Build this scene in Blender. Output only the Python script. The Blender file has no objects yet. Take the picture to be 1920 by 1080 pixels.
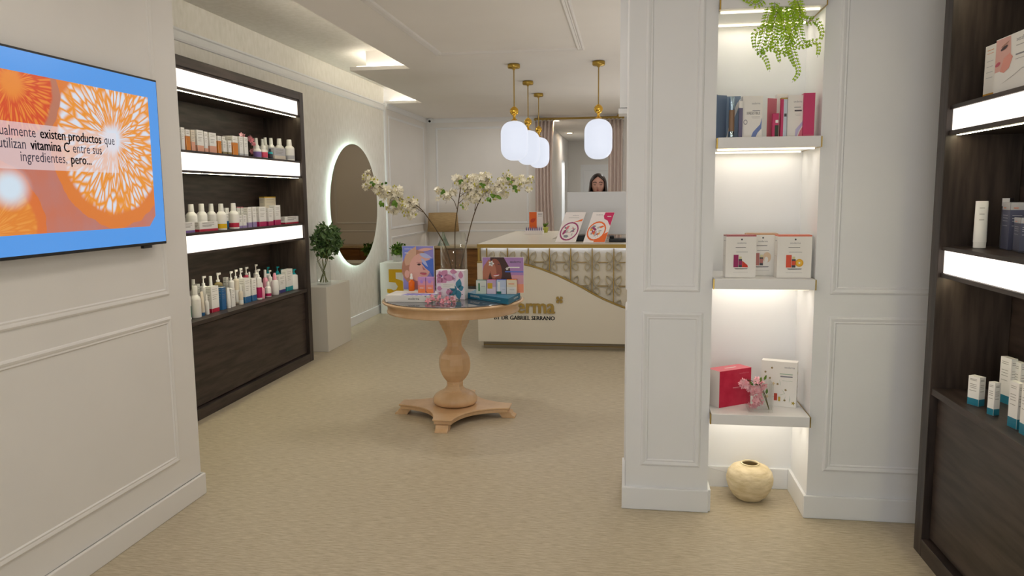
import bpy, bmesh, math, random
from mathutils import Vector, Matrix
random.seed(7)
C = bpy.context.scene.collection
PI = math.pi
# ------------------------------------------------------------------ camera
F = 1413.31
yaw, pitch, roll = -0.151384, 0.12306, 0.0092365
CAM = Vector((0, 0, 1.5))
cy, sy, cp, sp, cr, sr = math.cos(yaw), math.sin(yaw), math.cos(pitch), math.sin(pitch), math.cos(roll), math.sin(roll)
fw = Vector((sy*cp, cy*cp, -sp)); rt = Vector((cy, -sy, 0)); dn = fw.cross(rt)
AX = (rt*cr + dn*sr, -rt*sr + dn*cr, fw)
cd = bpy.data.cameras.new('camera'); cam = bpy.data.objects.new('camera', cd); C.objects.link(cam)
cam.matrix_world = Matrix(((AX[0].x, -AX[1].x, -fw.x, 0), (AX[0].y, -AX[1].y, -fw.y, 0), (AX[0].z, -AX[1].z, -fw.z, 1.5), (0, 0, 0, 1)))
cd.sensor_width = 36; cd.lens = F/1920*36; cd.clip_start = .05
sc = bpy.context.scene; sc.camera = cam
def proj(p):
    d = Vector(p) - CAM
    z = d.dot(AX[2]); return 960 + F*d.dot(AX[0])/z, 540 + F*d.dot(AX[1])/z
def depth(p): return (Vector(p) - CAM).dot(AX[2])
def on(u, v, ax, val):
    d = AX[0]*((u-960)/F) + AX[1]*((v-540)/F) + AX[2]
    return CAM + d*((val - CAM[ax])/d[ax])
def yat(u, x, z):
    a, b = 1.0, 14.0
    s = 1 if x < 0 else -1
    for _ in range(40):
        m = (a+b)/2
        if (proj((x, m, z))[0] - u)*s < 0: a = m
        else: b = m
    return a
# ------------------------------------------------------------------ world, light, exposure
w = bpy.data.worlds.new('world'); sc.world = w; w.use_nodes = True
_t = w.node_tree; _b = _t.nodes['Background']; _c = _t.nodes.new('ShaderNodeTexCoord'); _s = _t.nodes.new('ShaderNodeSeparateXYZ'); _r = _t.nodes.new('ShaderNodeValToRGB')
_m = _t.nodes.new('ShaderNodeMath'); _m.operation = 'MULTIPLY_ADD'; _m.inputs[1].default_value = .5; _m.inputs[2].default_value = .5
_t.links.new(_c.outputs['Generated'], _s.inputs[0]); _t.links.new(_s.outputs[2], _m.inputs[0]); _t.links.new(_m.outputs[0], _r.inputs[0]); _t.links.new(_r.outputs[0], _b.inputs[0])
_r.color_ramp.elements[0].position = .46; _r.color_ramp.elements[0].color = (1, .97, .92, 1)     # ground half brightened to lift the ceiling, as sunlit pavement would
_r.color_ramp.elements[1].position = .54; _r.color_ramp.elements[1].color = (.40, .48, .58, 1)   # shaded street sky
_b.inputs[1].default_value = 2.75
vs = sc.view_settings
vs.view_transform = 'Standard'; vs.look = 'None'; vs.gamma = 1; vs.use_curve_mapping = False; vs.exposure = 0.0
sc.display_settings.display_device = 'sRGB'
sc.cycles.use_denoising = True; sc.cycles.max_bounces = 8; sc.cycles.diffuse_bounces = 5; sc.cycles.glossy_bounces = 4
sc.cycles.transmission_bounces = 8; sc.cycles.transparent_max_bounces = 12; sc.cycles.caustics_reflective = False; sc.cycles.caustics_refractive = False
sc.cycles.sample_clamp_indirect = 4
def area(name, loc, rot, sx, sy_, power, col=(1, .9, .78)):
    l = bpy.data.lights.new(name, 'AREA'); l.shape = 'RECTANGLE'; l.size = sx; l.size_y = sy_; l.energy = power; l.color = col
    o = bpy.data.objects.new(name, l); C.objects.link(o); o.location = loc; o.rotation_euler = rot
    return o
WARM = (1, .92, .82); NEUT = (1, .965, .93)
for i, (x, y, p) in enumerate([(-1.1, .2, 5), (.4, .2, 7), (-1.1, 2.0, 6), (-.9, 3.6, 6), (-2.0, 8.9, 7), (-1.9, 10.9, 5), (.3, 5.2, 9), (.4, 9.5, 9), (-1.5, 5.3, 9)]):
    area('added_ceiling_fill', (x, y, 2.68), (0, 0, 0), .22, .22, p, WARM if y < 4 else NEUT)  # general room fill added just below the ceiling, without fittings
area('added_ceiling_uplight', (.85, 9.0, 1.0), (PI, 0, 0), .9, 1.2, 15, NEUT); area('added_ceiling_uplight', (.85, 5.6, 1.0), (PI, 0, 0), .9, 1.0, 12, NEUT)  # unseen upward lights added to brighten the rear ceiling, no fixture there
for x, y in ((-.95, 12.05), (-.92, 14.5)):
    area('hall_spot_lamp', (x, y, 2.60), (0, 0, 0), .1, .1, 5, WARM)

# ------------------------------------------------------------------ materials
def lin(c): return tuple((x/12.92 if x <= .04045 else ((x+.055)/1.055)**2.4) for x in c)
MC = {}
def mat(name, col, rough=.5, metal=0, emit=0, srgb=True, spec=.5, coat=0, trans=0, ior=1.45, alpha=1):
    key = (name, tuple(round(c, 3) for c in col), rough, metal, emit, trans)
    if key in MC: return MC[key]
    m = bpy.data.materials.new(name); m.use_nodes = True
    b = m.node_tree.nodes['Principled BSDF']
    c = lin(col) if srgb else col
    b.inputs['Base Color'].default_value = (*c, 1); b.inputs['Roughness'].default_value = rough; b.inputs['Metallic'].default_value = metal
    b.inputs['Specular IOR Level'].default_value = spec; b.inputs['IOR'].default_value = ior
    if coat: b.inputs['Coat Weight'].default_value = coat
    if trans: b.inputs['Transmission Weight'].default_value = trans
    if emit:
        b.inputs['Emission Color'].default_value = (*c, 1); b.inputs['Emission Strength'].default_value = emit
    MC[key] = m; return m
def nd(m, t, **kw):
    n = m.node_tree.nodes.new(t)
    for k, v in kw.items(): setattr(n, k, v)
    return n
def noisy(name, c1, c2, scale=(1, 1, 1), nscale=5, rough=.6, bump=0, detail=6, spec=.4, coat=0, contrast=(.35, .65), bdist=.01):
    """two colours mixed by stretched noise, optional bump"""
    m = mat(name, c1, rough, spec=spec, coat=coat); L = m.node_tree.links
    b = m.node_tree.nodes['Principled BSDF']
    tc = nd(m, 'ShaderNodeTexCoord'); mp = nd(m, 'ShaderNodeMapping'); mp.inputs['Scale'].default_value = scale
    nz = nd(m, 'ShaderNodeTexNoise'); nz.inputs['Scale'].default_value = nscale; nz.inputs['Detail'].default_value = detail
    L.new(tc.outputs['Object'], mp.inputs[0]); L.new(mp.outputs[0], nz.inputs['Vector'])
    r = nd(m, 'ShaderNodeValToRGB'); r.color_ramp.elements[0].position = contrast[0]; r.color_ramp.elements[1].position = contrast[1]
    r.color_ramp.elements[0].color = (*lin(c1), 1); r.color_ramp.elements[1].color = (*lin(c2), 1)
    L.new(nz.outputs['Fac'], r.inputs[0]); L.new(r.outputs[0], b.inputs['Base Color'])
    if bump:
        bp = nd(m, 'ShaderNodeBump'); bp.inputs['Strength'].default_value = bump; bp.inputs['Distance'].default_value = bdist
        L.new(nz.outputs['Fac'], bp.inputs['Height']); L.new(bp.outputs[0], b.inputs['Normal'])
    return m
WALL = noisy('painted_wall', (.895, .885, .87), (.905, .895, .88), nscale=3, rough=.55, bump=.03)
WHITE = noisy('white_paint', (.905, .912, .918), (.915, .92, .926), nscale=4, rough=.42, bump=.02)
PLASTER = noisy('mottled_plaster', (.89, .88, .845), (.935, .925, .90), scale=(1, 1, .42), nscale=26, rough=.6, bump=.12, detail=10, contrast=(.3, .7))
CEIL = noisy('ceiling_paint', (.93, .915, .895), (.94, .925, .905), nscale=2, rough=.8)
DARKW = noisy('dark_stained_oak', (.165, .135, .12), (.27, .225, .205), scale=(3, 1, 1) if 0 else (9, .9, 9), nscale=4, rough=.42, bump=.12, detail=9)
DARKV = noisy('dark_stained_oak_upright', (.165, .135, .12), (.26, .22, .20), scale=(9, 9, .9), nscale=4, rough=.42, bump=.12, detail=9)
PINE = noisy('pale_varnished_wood', (.80, .655, .49), (.86, .725, .565), scale=(2, 2, .7), nscale=5, rough=.3, bump=.02, coat=.25)
BROWNW = noisy('warm_brown_wood', (.42, .27, .10), (.52, .35, .16), scale=(1, 1, 6), nscale=5, rough=.45)
CREAM = mat('cream_lacquer', (.86, .83, .765), .35)
GOLD = mat('brushed_gold', (.72, .60, .30), .28, 1)
GOLDP = mat('satin_gold_paint', (.66, .55, .28), .45, .4)
BRASS = mat('polished_brass', (.90, .72, .30), .12, 1)
BLACK = mat('black_plastic', (.03, .03, .03), .35)
LINEN = noisy('linen_shade', (.66, .55, .38), (.74, .63, .46), scale=(1, 1, 12), nscale=14, rough=.9)
CURT = noisy('mauve_curtain', (.84, .78, .75), (.88, .82, .79), scale=(8, 8, .5), nscale=3, rough=.9)
STEM = mat('brown_stem', (.33, .25, .14), .7)
GSTEM = mat('green_stem', (.42, .44, .16), .6)
LEAF = noisy('green_leaf', (.24, .40, .10), (.42, .56, .16), nscale=20, rough=.5)
LEAFD = noisy('dark_green_leaf', (.17, .29, .13), (.44, .56, .34), nscale=12, rough=.5)
FERN = noisy('fern_leaf', (.52, .70, .08), (.72, .84, .20), nscale=20, rough=.5)
PETAL = noisy('cream_petal', (.93, .90, .80), (.96, .94, .88), nscale=30, rough=.6)
BUD = mat('yellow_green_bud', (.72, .70, .25), .6)
PINKP = noisy('pink_petal', (.96, .62, .68), (.99, .82, .85), nscale=40, rough=.6)
def glass_mat(name, col=(.9, .97, .95), rough=0.0, tint=.12):
    m = bpy.data.materials.new(name); m.use_nodes = True; nt = m.node_tree; nt.nodes.clear()
    out = nt.nodes.new('ShaderNodeOutputMaterial'); mix = nt.nodes.new('ShaderNodeMixShader'); g = nt.nodes.new('ShaderNodeBsdfGlossy'); t = nt.nodes.new('ShaderNodeBsdfTransparent')
    lw = nt.nodes.new('ShaderNodeLayerWeight'); lw.inputs[0].default_value = .5
    pw = nt.nodes.new('ShaderNodeMath'); pw.operation = 'POWER'; nt.links.new(lw.outputs['Facing'], pw.inputs[0]); pw.inputs[1].default_value = 3.5
    fr = nt.nodes.new('ShaderNodeMath'); fr.operation = 'MULTIPLY_ADD'; nt.links.new(pw.outputs[0], fr.inputs[0]); fr.inputs[1].default_value = .55; fr.inputs[2].default_value = .035
    g.inputs['Roughness'].default_value = .03; t.inputs[0].default_value = (*col, 1)
    nt.links.new(fr.outputs[0], mix.inputs[0]); nt.links.new(t.outputs[0], mix.inputs[1]); nt.links.new(g.outputs[0], mix.inputs[2]); nt.links.new(mix.outputs[0], out.inputs[0])
    return m
GLASS = glass_mat('clear_glass', (.985, .996, .99))
TGLASS = mat('dark_reflective_glass', (.30, .30, .32), .03, 0, spec=1.0, ior=1.9)
def lit(name, col, s): return mat(name, col, .5, 0, s)
LIGHTBOX = lit('lit_white_panel', (1, .97, .93), 1.35)
LED = lit('warm_led', (1, .94, .80), 2.6)
LEDY = lit('shelf_led', (1, .96, .80), 26)
COVE = lit('cove_led', (1, .97, .90), 20)
HALO = lit('mirror_backlight', (.92, 1, .97), 34)
CLED = lit('counter_led', (.86, .90, 1), 4)
GLOBE = mat('opal_globe_glass', (.50, .51, .54), .5, 0, 1)
GLOBE.node_tree.nodes['Principled BSDF'].inputs['Emission Color'].default_value = (.66, .70, .80, 1); GLOBE.node_tree.nodes['Principled BSDF'].inputs['Emission Strength'].default_value = 1.0

# ------------------------------------------------------------------ mesh builder
class MB:
    def __init__(s): s.v = []; s.f = []; s.mi = []; s.sm = []; s.mats = []
    def m(s, mt):
        if mt not in s.mats: s.mats.append(mt)
        return s.mats.index(mt)
    def add(s, vs_, fs, mt, smooth=False):
        o = len(s.v); k = s.m(mt); s.v += [tuple(x) for x in vs_]
        for f in fs: s.f.append(tuple(i+o for i in f)); s.mi.append(k); s.sm.append(smooth)
    def box(s, a, b, mt, M=None, bev=0):
        x0, y0, z0 = (min(a[i], b[i]) for i in range(3)); x1, y1, z1 = (max(a[i], b[i]) for i in range(3))
        P = [Vector(p) for p in ((x0, y0, z0), (x1, y0, z0), (x1, y1, z0), (x0, y1, z0), (x0, y0, z1), (x1, y0, z1), (x1, y1, z1), (x0, y1, z1))]
        if M: P = [M @ p for p in P]
        mts = mt if isinstance(mt, (list, tuple)) else [mt]*6   # bottom, top, front(-y), right(+x), back, left
        for f, q in zip(((3, 2, 1, 0), (4, 5, 6, 7), (0, 1, 5, 4), (1, 2, 6, 5), (2, 3, 7, 6), (3, 0, 4, 7)), mts):
            s.add([P[i] for i in f], [(0, 1, 2, 3)], q)
        return s
    def lathe(s, prof, c, mt, n=24, smooth=True, ax=2, caps=True, rot=0, M=None, sx=1, sy=1):
        """prof: list of (r, z)"""
        c = Vector(c); P = []
        for r, z in prof:
            for i in range(n):
                a = rot + 2*PI*i/n
                p = Vector((r*math.cos(a)*sx, r*math.sin(a)*sy, z))
                if ax == 0: p = Vector((p.z, p.x, p.y))
                if ax == 1: p = Vector((p.x, p.z, p.y))
                if M: p = M @ p
                P.append(c + p)
        fs = []
        for j in range(len(prof)-1):
            for i in range(n):
                fs.append((j*n+i, j*n+(i+1) % n, (j+1)*n+(i+1) % n, (j+1)*n+i))
        s.add(P, fs, mt, smooth)
        if caps:
            if prof[0][0] > 1e-5: s.add(P[:n], [tuple(reversed(range(n)))], mt)
            if prof[-1][0] > 1e-5: s.add(P[-n:], [tuple(range(n))], mt)
        return s
    def tube(s, pts, r, mt, n=8, r2=None, smooth=True):
        pts = [Vector(p) for p in pts]; P = []; k = len(pts)
        t0 = (pts[1]-pts[0]).normalized(); up = Vector((0, 0, 1)) if abs(t0.z) < .9 else Vector((1, 0, 0))
        nrm = t0.cross(up).normalized()
        for j, p in enumerate(pts):
            t = (pts[min(j+1, k-1)] - pts[max(j-1, 0)]).normalized()
            nrm = (nrm - t*nrm.dot(t)).normalized(); bn = t.cross(nrm)
            rr = r if r2 is None else r + (r2-r)*j/(k-1)
            for i in range(n): a = 2*PI*i/n; P.append(p + nrm*math.cos(a)*rr + bn*math.sin(a)*rr)
        fs = [(j*n+i, j*n+(i+1) % n, (j+1)*n+(i+1) % n, (j+1)*n+i) for j in range(k-1) for i in range(n)]
        s.add(P, fs, mt, smooth); s.add(P[:n], [tuple(reversed(range(n)))], mt); s.add(P[-n:], [tuple(range(n))], mt)
        return s
    def prism(s, pts, z0, z1, mt, M=None, side=None):
        """2d outline extruded along z"""
        n = len(pts); A = [Vector((x, y, z0)) for x, y in pts]; B = [Vector((x, y, z1)) for x, y in pts]
        if M: A = [M @ p for p in A]; B = [M @ p for p in B]
        s.add(A, [tuple(reversed(range(n)))], mt); s.add(B, [tuple(range(n))], mt)
        s.add(A+B, [(i, (i+1) % n, n+(i+1) % n, n+i) for i in range(n)], side or mt)
        return s
    def ring(s, rect, prof, mt, O, X, U):
        """mitred moulding frame: rect (x0,x1,u0,u1) in plane O,X,U; prof [(inset,height)]"""
        X = Vector(X); U = Vector(U); N = X.cross(U); O = Vector(O); x0, x1, u0, u1 = rect; P = []
        for d, h in prof:
            for x, u in ((x0+d, u0+d), (x1-d, u0+d), (x1-d, u1-d), (x0+d, u1-d)): P.append(O + X*x + U*u + N*h)
        s.add(P, [(j*4+i, j*4+(i+1) % 4, (j+1)*4+(i+1) % 4, (j+1)*4+i) for j in range(len(prof)-1) for i in range(4)], mt)
        return s
    def build(s, name, parent=None, bevel=0, loc=None, seg=2):
        me = bpy.data.meshes.new(name)
        off = Vector(loc) if loc is not None else Vector((0, 0, 0))
        me.from_pydata([(x-off.x, y-off.y, z-off.z) for x, y, z in s.v], [], s.f)
        for mt in s.mats: me.materials.append(mt)
        me.polygons.foreach_set('material_index', s.mi); me.polygons.foreach_set('use_smooth', s.sm); me.update()
        o = bpy.data.objects.new(name, me); C.objects.link(o); o.location = off
        if parent is not None:
            o.parent = parent
            pl = parent_world(parent); o.location = off - pl
        if bevel:
            bpy.context.view_layer.update() if 0 else None
            bm = bmesh.new(); bm.from_mesh(me); bmesh.ops.remove_doubles(bm, verts=bm.verts, dist=1e-5); bm.to_mesh(me); bm.free()
            md = o.modifiers.new('bevel', 'BEVEL'); md.width = bevel; md.segments = seg; md.limit_method = 'ANGLE'; md.angle_limit = .6
        return o
def parent_world(p):
    v = Vector((0, 0, 0))
    while p is not None: v += p.location; p = p.parent
    return v
class Canvas:
    """draws flat printed shapes on a plane with origin O, unit axes X, U"""
    def __init__(s, mb, O, X, U, eps=.0006): s.mb = mb; s.O = Vector(O); s.X = Vector(X); s.U = Vector(U); s.N = s.X.cross(s.U).normalized(); s.e = eps
    def p(s, x, u, l): return s.O + s.X*x + s.U*u + s.N*(s.e*l)
    def poly(s, pts, mt, l=1): s.mb.add([s.p(x, u, l) for x, u in pts], [tuple(range(len(pts)))], mt); return s
    def rect(s, x0, u0, x1, u1, mt, l=1): return s.poly([(x0, u0), (x1, u0), (x1, u1), (x0, u1)], mt, l)
    def ell(s, cx, cu, rx, ru, mt, l=1, n=20, rot=0, a0=0, a1=2*PI):
        P = []
        full = abs(a1-a0-2*PI) < 1e-6
        for i in range(n if full else n+1):
            a = a0+(a1-a0)*i/n; x = rx*math.cos(a); u = ru*math.sin(a)
            P.append((cx + x*math.cos(rot) - u*math.sin(rot), cu + x*math.sin(rot) + u*math.cos(rot)))
        return s.poly(P, mt, l)
    def petal(s, cx, cu, L_, W, rot, mt, l=1):
        P = []
        for i in range(12):
            t = i/11; P.append((t*L_, W*math.sin(PI*t**.8)))
        P += [(x, -y) for x, y in reversed(P[1:-1])]
        c_, s_ = math.cos(rot), math.sin(rot)
        return s.poly([(cx+x*c_-y*s_, cu+x*s_+y*c_) for x, y in P], mt, l)
    def text(s, txt, x, u, h, mt, l=1, align='L', width=None, depth_=0):
        V, Fc, w_, hh = text_geo(txt)
        k = h/.7
        if width: kx = width/w_
        else: kx = k
        W = w_*kx; dx = {'L': 0, 'C': -W/2, 'R': -W}[align]
        P = [s.O + s.X*(x+dx+a*kx) + s.U*(u+b*k) + s.N*(s.e*l+depth_) for a, b in V]
        s.mb.add(P, Fc, mt)
        if depth_:
            P0 = [s.O + s.X*(x+dx+a*kx) + s.U*(u+b*k) for a, b in V]
            cnt = {}
            for f in Fc:
                for i in range(len(f)):
                    e = (f[i], f[(i+1) % len(f)]); cnt[e] = 1
            for (a, b) in cnt:
                if (b, a) not in cnt: s.mb.add([P0[a], P0[b], P[b], P[a]], [(0, 1, 2, 3)], mt)
        return W
TG = {}
def text_geo(txt):
    if txt in TG: return TG[txt]
    cu = bpy.data.curves.new('t', 'FONT'); cu.body = txt; cu.size = 1; cu.resolution_u = 2; cu.fill_mode = 'FRONT'; cu.extrude = 0
    o = bpy.data.objects.new('t', cu); C.objects.link(o)
    dg = bpy.context.evaluated_depsgraph_get(); dg.update()
    me = bpy.data.meshes.new_from_object(o.evaluated_get(dg))
    bm = bmesh.new(); bm.from_mesh(me); bmesh.ops.remove_doubles(bm, verts=bm.verts, dist=1e-5)
    V = [(v.co.x, v.co.y) for v in bm.verts]; bm.verts.index_update()
    Fc = []
    for f in bm.faces:
        q = [v.index for v in f.verts]
        if f.normal.z < 0: q.reverse()
        Fc.append(tuple(q))
    bm.free(); bpy.data.objects.remove(o); bpy.data.curves.remove(cu); bpy.data.meshes.remove(me)
    xs = [a for a, _ in V] or [0, 1]; mn = min(xs); V = [(a-mn, b) for a, b in V]
    TG[txt] = (V, Fc, max(xs)-mn, .7); return TG[txt]

def tag(o, label, cat, group=None, kind=None):
    o['label'] = label; o['category'] = cat
    if group: o['group'] = group
    if kind: o['kind'] = kind
    return o
def thing(name, label, cat, loc=(0, 0, 0), group=None):
    o = bpy.data.objects.new(name, None); C.objects.link(o); o.location = loc; o.empty_display_size = .1
    return tag(o, label, cat, group)
def struct(name, mb, parent=None, bevel=0, label=None):
    o = mb.build(name, parent, bevel)
    if parent is None: o['kind'] = 'structure'; o['label'] = label or (name.replace('_', ' ') + ' of the shop room'); o['category'] = name.split('_')[0]
    return o

# ================================================================== ROOM
FLOOR = mat('woven_beige_floor', (.75, .69, .58), .42, spec=.35)
def floor_nodes():
    m = FLOOR; L = m.node_tree.links; b = m.node_tree.nodes['Principled BSDF']
    tc = nd(m, 'ShaderNodeTexCoord'); mp = nd(m, 'ShaderNodeMapping'); mp.inputs['Scale'].default_value = (3.2, 26, 1)
    n1 = nd(m, 'ShaderNodeTexNoise'); n1.inputs['Scale'].default_value = 5; n1.inputs['Detail'].default_value = 10; n1.inputs['Roughness'].default_value = .7
    L.new(tc.outputs['Object'], mp.inputs[0]); L.new(mp.outputs[0], n1.inputs[0])
    n2 = nd(m, 'ShaderNodeTexNoise'); n2.inputs['Scale'].default_value = 1.2; L.new(tc.outputs['Object'], n2.inputs[0])
    r = nd(m, 'ShaderNodeValToRGB'); e = r.color_ramp.elements
    e[0].position = .32; e[1].position = .68; e[0].color = (*lin((.62, .565, .465)), 1); e[1].color = (*lin((.81, .765, .67)), 1)
    L.new(n1.outputs['Fac'], r.inputs[0]); L.new(r.outputs[0], b.inputs['Base Color'])
    bp = nd(m, 'ShaderNodeBump'); bp.inputs['Strength'].default_value = .25; bp.inputs['Distance'].default_value = .004
    L.new(n1.outputs['Fac'], bp.inputs['Height']); L.new(bp.outputs[0], b.inputs['Normal'])
floor_nodes()
CH, HC = 2.70, 2.90     # ceiling, raised ceiling
struct('floor', MB().box((-3.6, -2.6, -.08), (1.75, 17, 0), FLOOR), label='woven beige floor covering of the shop')
# ceilings
m = MB()
m.box((-2.13, -2.6, CH), (1.75, 3.41, CH+.24), CEIL)
m.box((-1.93, 3.41, CH), (1.75, 7.27, CH+.24), CEIL)
m.box((-2.53, 7.27, CH), (1.75, 9.87, CH+.24), CEIL)
m.box((-3.35, 9.87, CH), (1.75, 12.0, CH+.24), CEIL)
# thin lips in front of the light channels
m.box((-2.05, 3.41, CH), (-1.93, 7.15, CH+.035), CEIL); m.box((-2.65, 7.15, CH), (-1.93, 7.27, CH+.035), CEIL)
m.box((-2.65, 7.27, CH), (-2.53, 9.75, CH+.035), CEIL); m.box((-3.15, 9.75, CH), (-2.53, 9.87, CH+.035), CEIL)
m.box((-3.35, 3.41, HC), (-1.93, 9.87, HC+.04), PLASTER)
struct('ceiling', m, label='stepped white ceiling with raised light coves')
m = MB()
LP = CH+.036
COVE2 = lit('cove_led_dim', (1, .97, .92), 5)
m.box((-1.99, 3.5, LP), (-1.965, 7.15, LP+.012), COVE); m.box((-2.6, 7.2, LP), (-1.965, 7.225, LP+.012), COVE2)
m.box((-2.59, 7.3, LP), (-2.565, 9.75, LP+.012), COVE); m.box((-3.1, 9.8, LP), (-2.565, 9.825, LP+.012), COVE2)
struct('trim_1', m, label='hidden light strip in the ceiling cove')
m = MB().box((-1.3, 11.96, 2.62), (.9, 16.4, 2.7), CEIL); struct('ceiling_hall', m, label='low white ceiling of the rear hall')
# ceiling moulding
PR = [(0, 0), (.004, .010), (.012, .014), (.024, .006), (.03, .012), (.036, .006), (.05, .018), (.060, .012), (.066, 0)]
m = MB(); m.ring((-1.63, -.36, -6.49, -1.2), PR, WALL, (0, 0, CH), (1, 0, 0), (0, -1, 0))
struct('trim_2', m, label='rectangular raised moulding on the ceiling')
# walls
m = MB(); m.box((-3.35, -2.6, 0), (-2.13, 3.41, CH+.24), WALL); struct('wall_left', m, label='panelled wall carrying the television')
m = MB(); m.box((-3.35, 6.50, 0), (-3.15, 9.7, 2.94), PLASTER); m.box((-3.35, 3.41, 2.42), (-3.15, 6.50, 2.94), PLASTER)
struct('wall_plaster', m, label='mottled plaster wall behind the round mirror')
m = MB(); m.box((-3.35, 9.7, 0), (-3.145, 11.95, CH), WALL); struct('wall_left_rear', m, label='panelled white wall at the far corner')
m = MB(); m.box((-3.35, 11.8, 0), (-1.27, 11.96, CH), WALL); m.box((-.06, 11.8, 0), (1.75, 11.96, CH), WALL); m.box((-1.27, 11.8, 2.62), (-.06, 11.96, CH), WALL)
struct('wall_rear', m, label='far panelled wall with the curtained opening')
m = MB(); m.box((-1.35, 11.96, 0), (-1.25, 14.7, 2.62), WALL); m.box((-1.35, 15.4, 0), (-1.25, 16.4, 2.62), WALL); m.box((-1.35, 14.7, 2.15), (-1.25, 15.4, 2.62), WALL)
m.box((.02, 11.96, 0), (.12, 16.4, 2.62), WALL); m.box((-1.35, 16.3, 0), (.12, 16.4, 2.62), WALL)
struct('wall_hall', m, label='cream walls of the rear hall')
m = MB(); m.box((1.75, 3.9, 0), (1.85, 12, CH+.1), WALL); struct('wall_right_rear', m, label='wall on the far side of the counter room')
# column + niche + panelled wall
m = MB(); m.box((.005, 3.515, 0), (.389, 3.9, CH), WHITE); struct('wall_column', m, label='white panelled column beside the lit niche')
m = MB(); m.box((.389, 3.855, 0), (.835, 3.9, CH), WHITE); struct('wall_niche', m, label='back wall of the lit shelf niche')
m = MB(); m.box((.835, 3.515, 0), (1.75, 3.9, CH), WHITE); struct('wall_right', m, label='panelled wall between niche and dark cabinet')
m = MB(); m.box((1.56, -2.6, 0), (1.75, 3.515, CH), WALL); struct('wall_right_side', m, label='side wall behind the dark oak cabinet')
# front of the shop: wall with a wide shop window opening behind the camera
m = MB(); m.box((-2.13, -2.6, 2.35), (1.56, -2.45, CH), WALL); m.box((-2.13, -2.6, 0), (-1.95, -2.45, 2.35), WALL); m.box((1.4, -2.6, 0), (1.56, -2.45, 2.35), WALL)
struct('wall_front', m, label='shop front wall around the street window')
# panel mouldings
PF = [(0, 0), (.003, .005), (.010, .008), (.018, .006), (.023, .004), (.029, .005), (.034, 0)]
X1, Y1, Z1 = Vector((1, 0, 0)), Vector((0, 1, 0)), Vector((0, 0, 1))
m = MB()
for r in ((-1.4, 3.24, 1.045, 2.56), (-1.4, 3.24, .235, .945)): m.ring(r, PF, WALL, (-2.13, 0, 0), Y1, Z1)
struct('trim_3', m, label='panel mouldings on the television wall')
m = MB()
for r in ((.078, .335, 1.05, 2.60), (.075, .352, .215, .955)): m.ring(r, PF, WHITE, (0, 3.515, 0), X1, Z1)
for r in ((-3.85, -3.56, 1.05, 2.60), (-3.85, -3.56, .215, .955)): m.ring(r, PF, WHITE, (.005, 0, 0), -Y1, Z1)
struct('trim_4', m, label='panel mouldings on the white column')
m = MB()
for r in ((.90, 1.6, 1.045, 2.60), (.90, 1.6, .225, .945)): m.ring(r, PF, WHITE, (0, 3.515, 0), X1, Z1)
struct('trim_5', m, label='panel mouldings between niche and dark cabinet')
m = MB()
for r in ((9.84, 11.62, 1.05, 2.56), (9.84, 11.62, .22, .95)): m.ring(r, PF, WHITE, (-3.145, 0, 0), Y1, Z1)
for r in ((-3.0, -1.52, 1.05, 2.56), (-3.0, -1.52, .22, .95)): m.ring(r, PF, WHITE, (0, 11.8, 0), X1, Z1)
struct('trim_6', m, label='panel mouldings around the far corner')
# crown band on the plaster wall and corner strip
def band(mb, pts, O, D, L0, L1, mt):  # profile pts (height,out) swept along D from L0 to L1
    O = Vector(O); D = Vector(D); out = D.cross(Z1) ; n = len(pts)
    P = [O + D*L0 + Z1*h + out*o for h, o in pts] + [O + D*L1 + Z1*h + out*o for h, o in pts]
    mb.add(P, [(i, i+1, n+i+1, n+i) for i in range(n-1)] + [tuple(range(n-1, -1, -1)), tuple(range(n, 2*n))], mt)
m = MB()
CP = [(2.60, 0), (2.603, .012), (2.615, .016), (2.64, .010), (2.668, .010), (2.676, .018), (2.690, .016), (2.694, 0)]
band(m, CP, (-3.15, 0, 0), Y1, 3.41, 9.70, WHITE)
struct('trim_7', m, label='long white cornice band on the plaster wall')
m = MB(); m.box((-3.15, 9.66, 0), (-3.128, 9.72, 2.70), WHITE); struct('trim_8', m, label='white upright strip ending the plaster wall')
m = MB(); CQ = [(2.635, 0), (2.637, .010), (2.655, .016), (2.675, .03), (2.699, .035), (2.7, 0)]
band(m, CQ, (-3.145, 0, 0), Y1, 9.72, 11.8, WHITE); 
band(m, CQ, (0, 11.8, 0), X1, -3.14, -1.29, WHITE); band(m, CQ, (0, 11.8, 0), X1, -.05, 1.74, WHITE)
struct('trim_9', m, label='slim cornice at the far corner')
# narrow white box added to make the bright strip beside the column
m = MB(); m.box((-.040, 3.91, 1.93), (.02, 4.05, CH), WHITE); m.box((-.046, 3.905, 1.90), (.02, 4.06, 1.925), WHITE)
struct('trim_10', m, label='narrow white box added for a bright strip behind the column top')
# baseboards
def bb(name, boxes, lab):
    m = MB()
    for a, b in boxes: m.box(a, b, WALL if name in ('baseboard_left', 'baseboard_far') else WHITE)
    o = struct(name, m, bevel=.004, label=lab)
bb('baseboard_left', [((-2.13, -2.4, 0), (-2.112, 3.425, .108)), ((-2.6, 3.41, 0), (-2.13, 3.425, .108))], 'baseboard below the television wall')
bb('baseboard_column', [((-.012, 3.50, 0), (.392, 3.515, .108)), ((-.012, 3.515, 0), (.005, 3.915, .108))], 'baseboard around the white column')
bb('baseboard_niche', [((.389, 3.515, 0), (.404, 3.84, .108)), ((.404, 3.84, 0), (.82, 3.855, .108)), ((.82, 3.515, 0), (.835, 3.855, .108))], 'baseboard inside the niche')
bb('baseboard_right', [((.82, 3.50, 0), (1.6, 3.515, .108))], 'baseboard below the wall right of the niche')
bb('baseboard_plaster', [((-3.15, 6.50, 0), (-3.132, 9.66, .105))], 'baseboard below the plaster wall')
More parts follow.
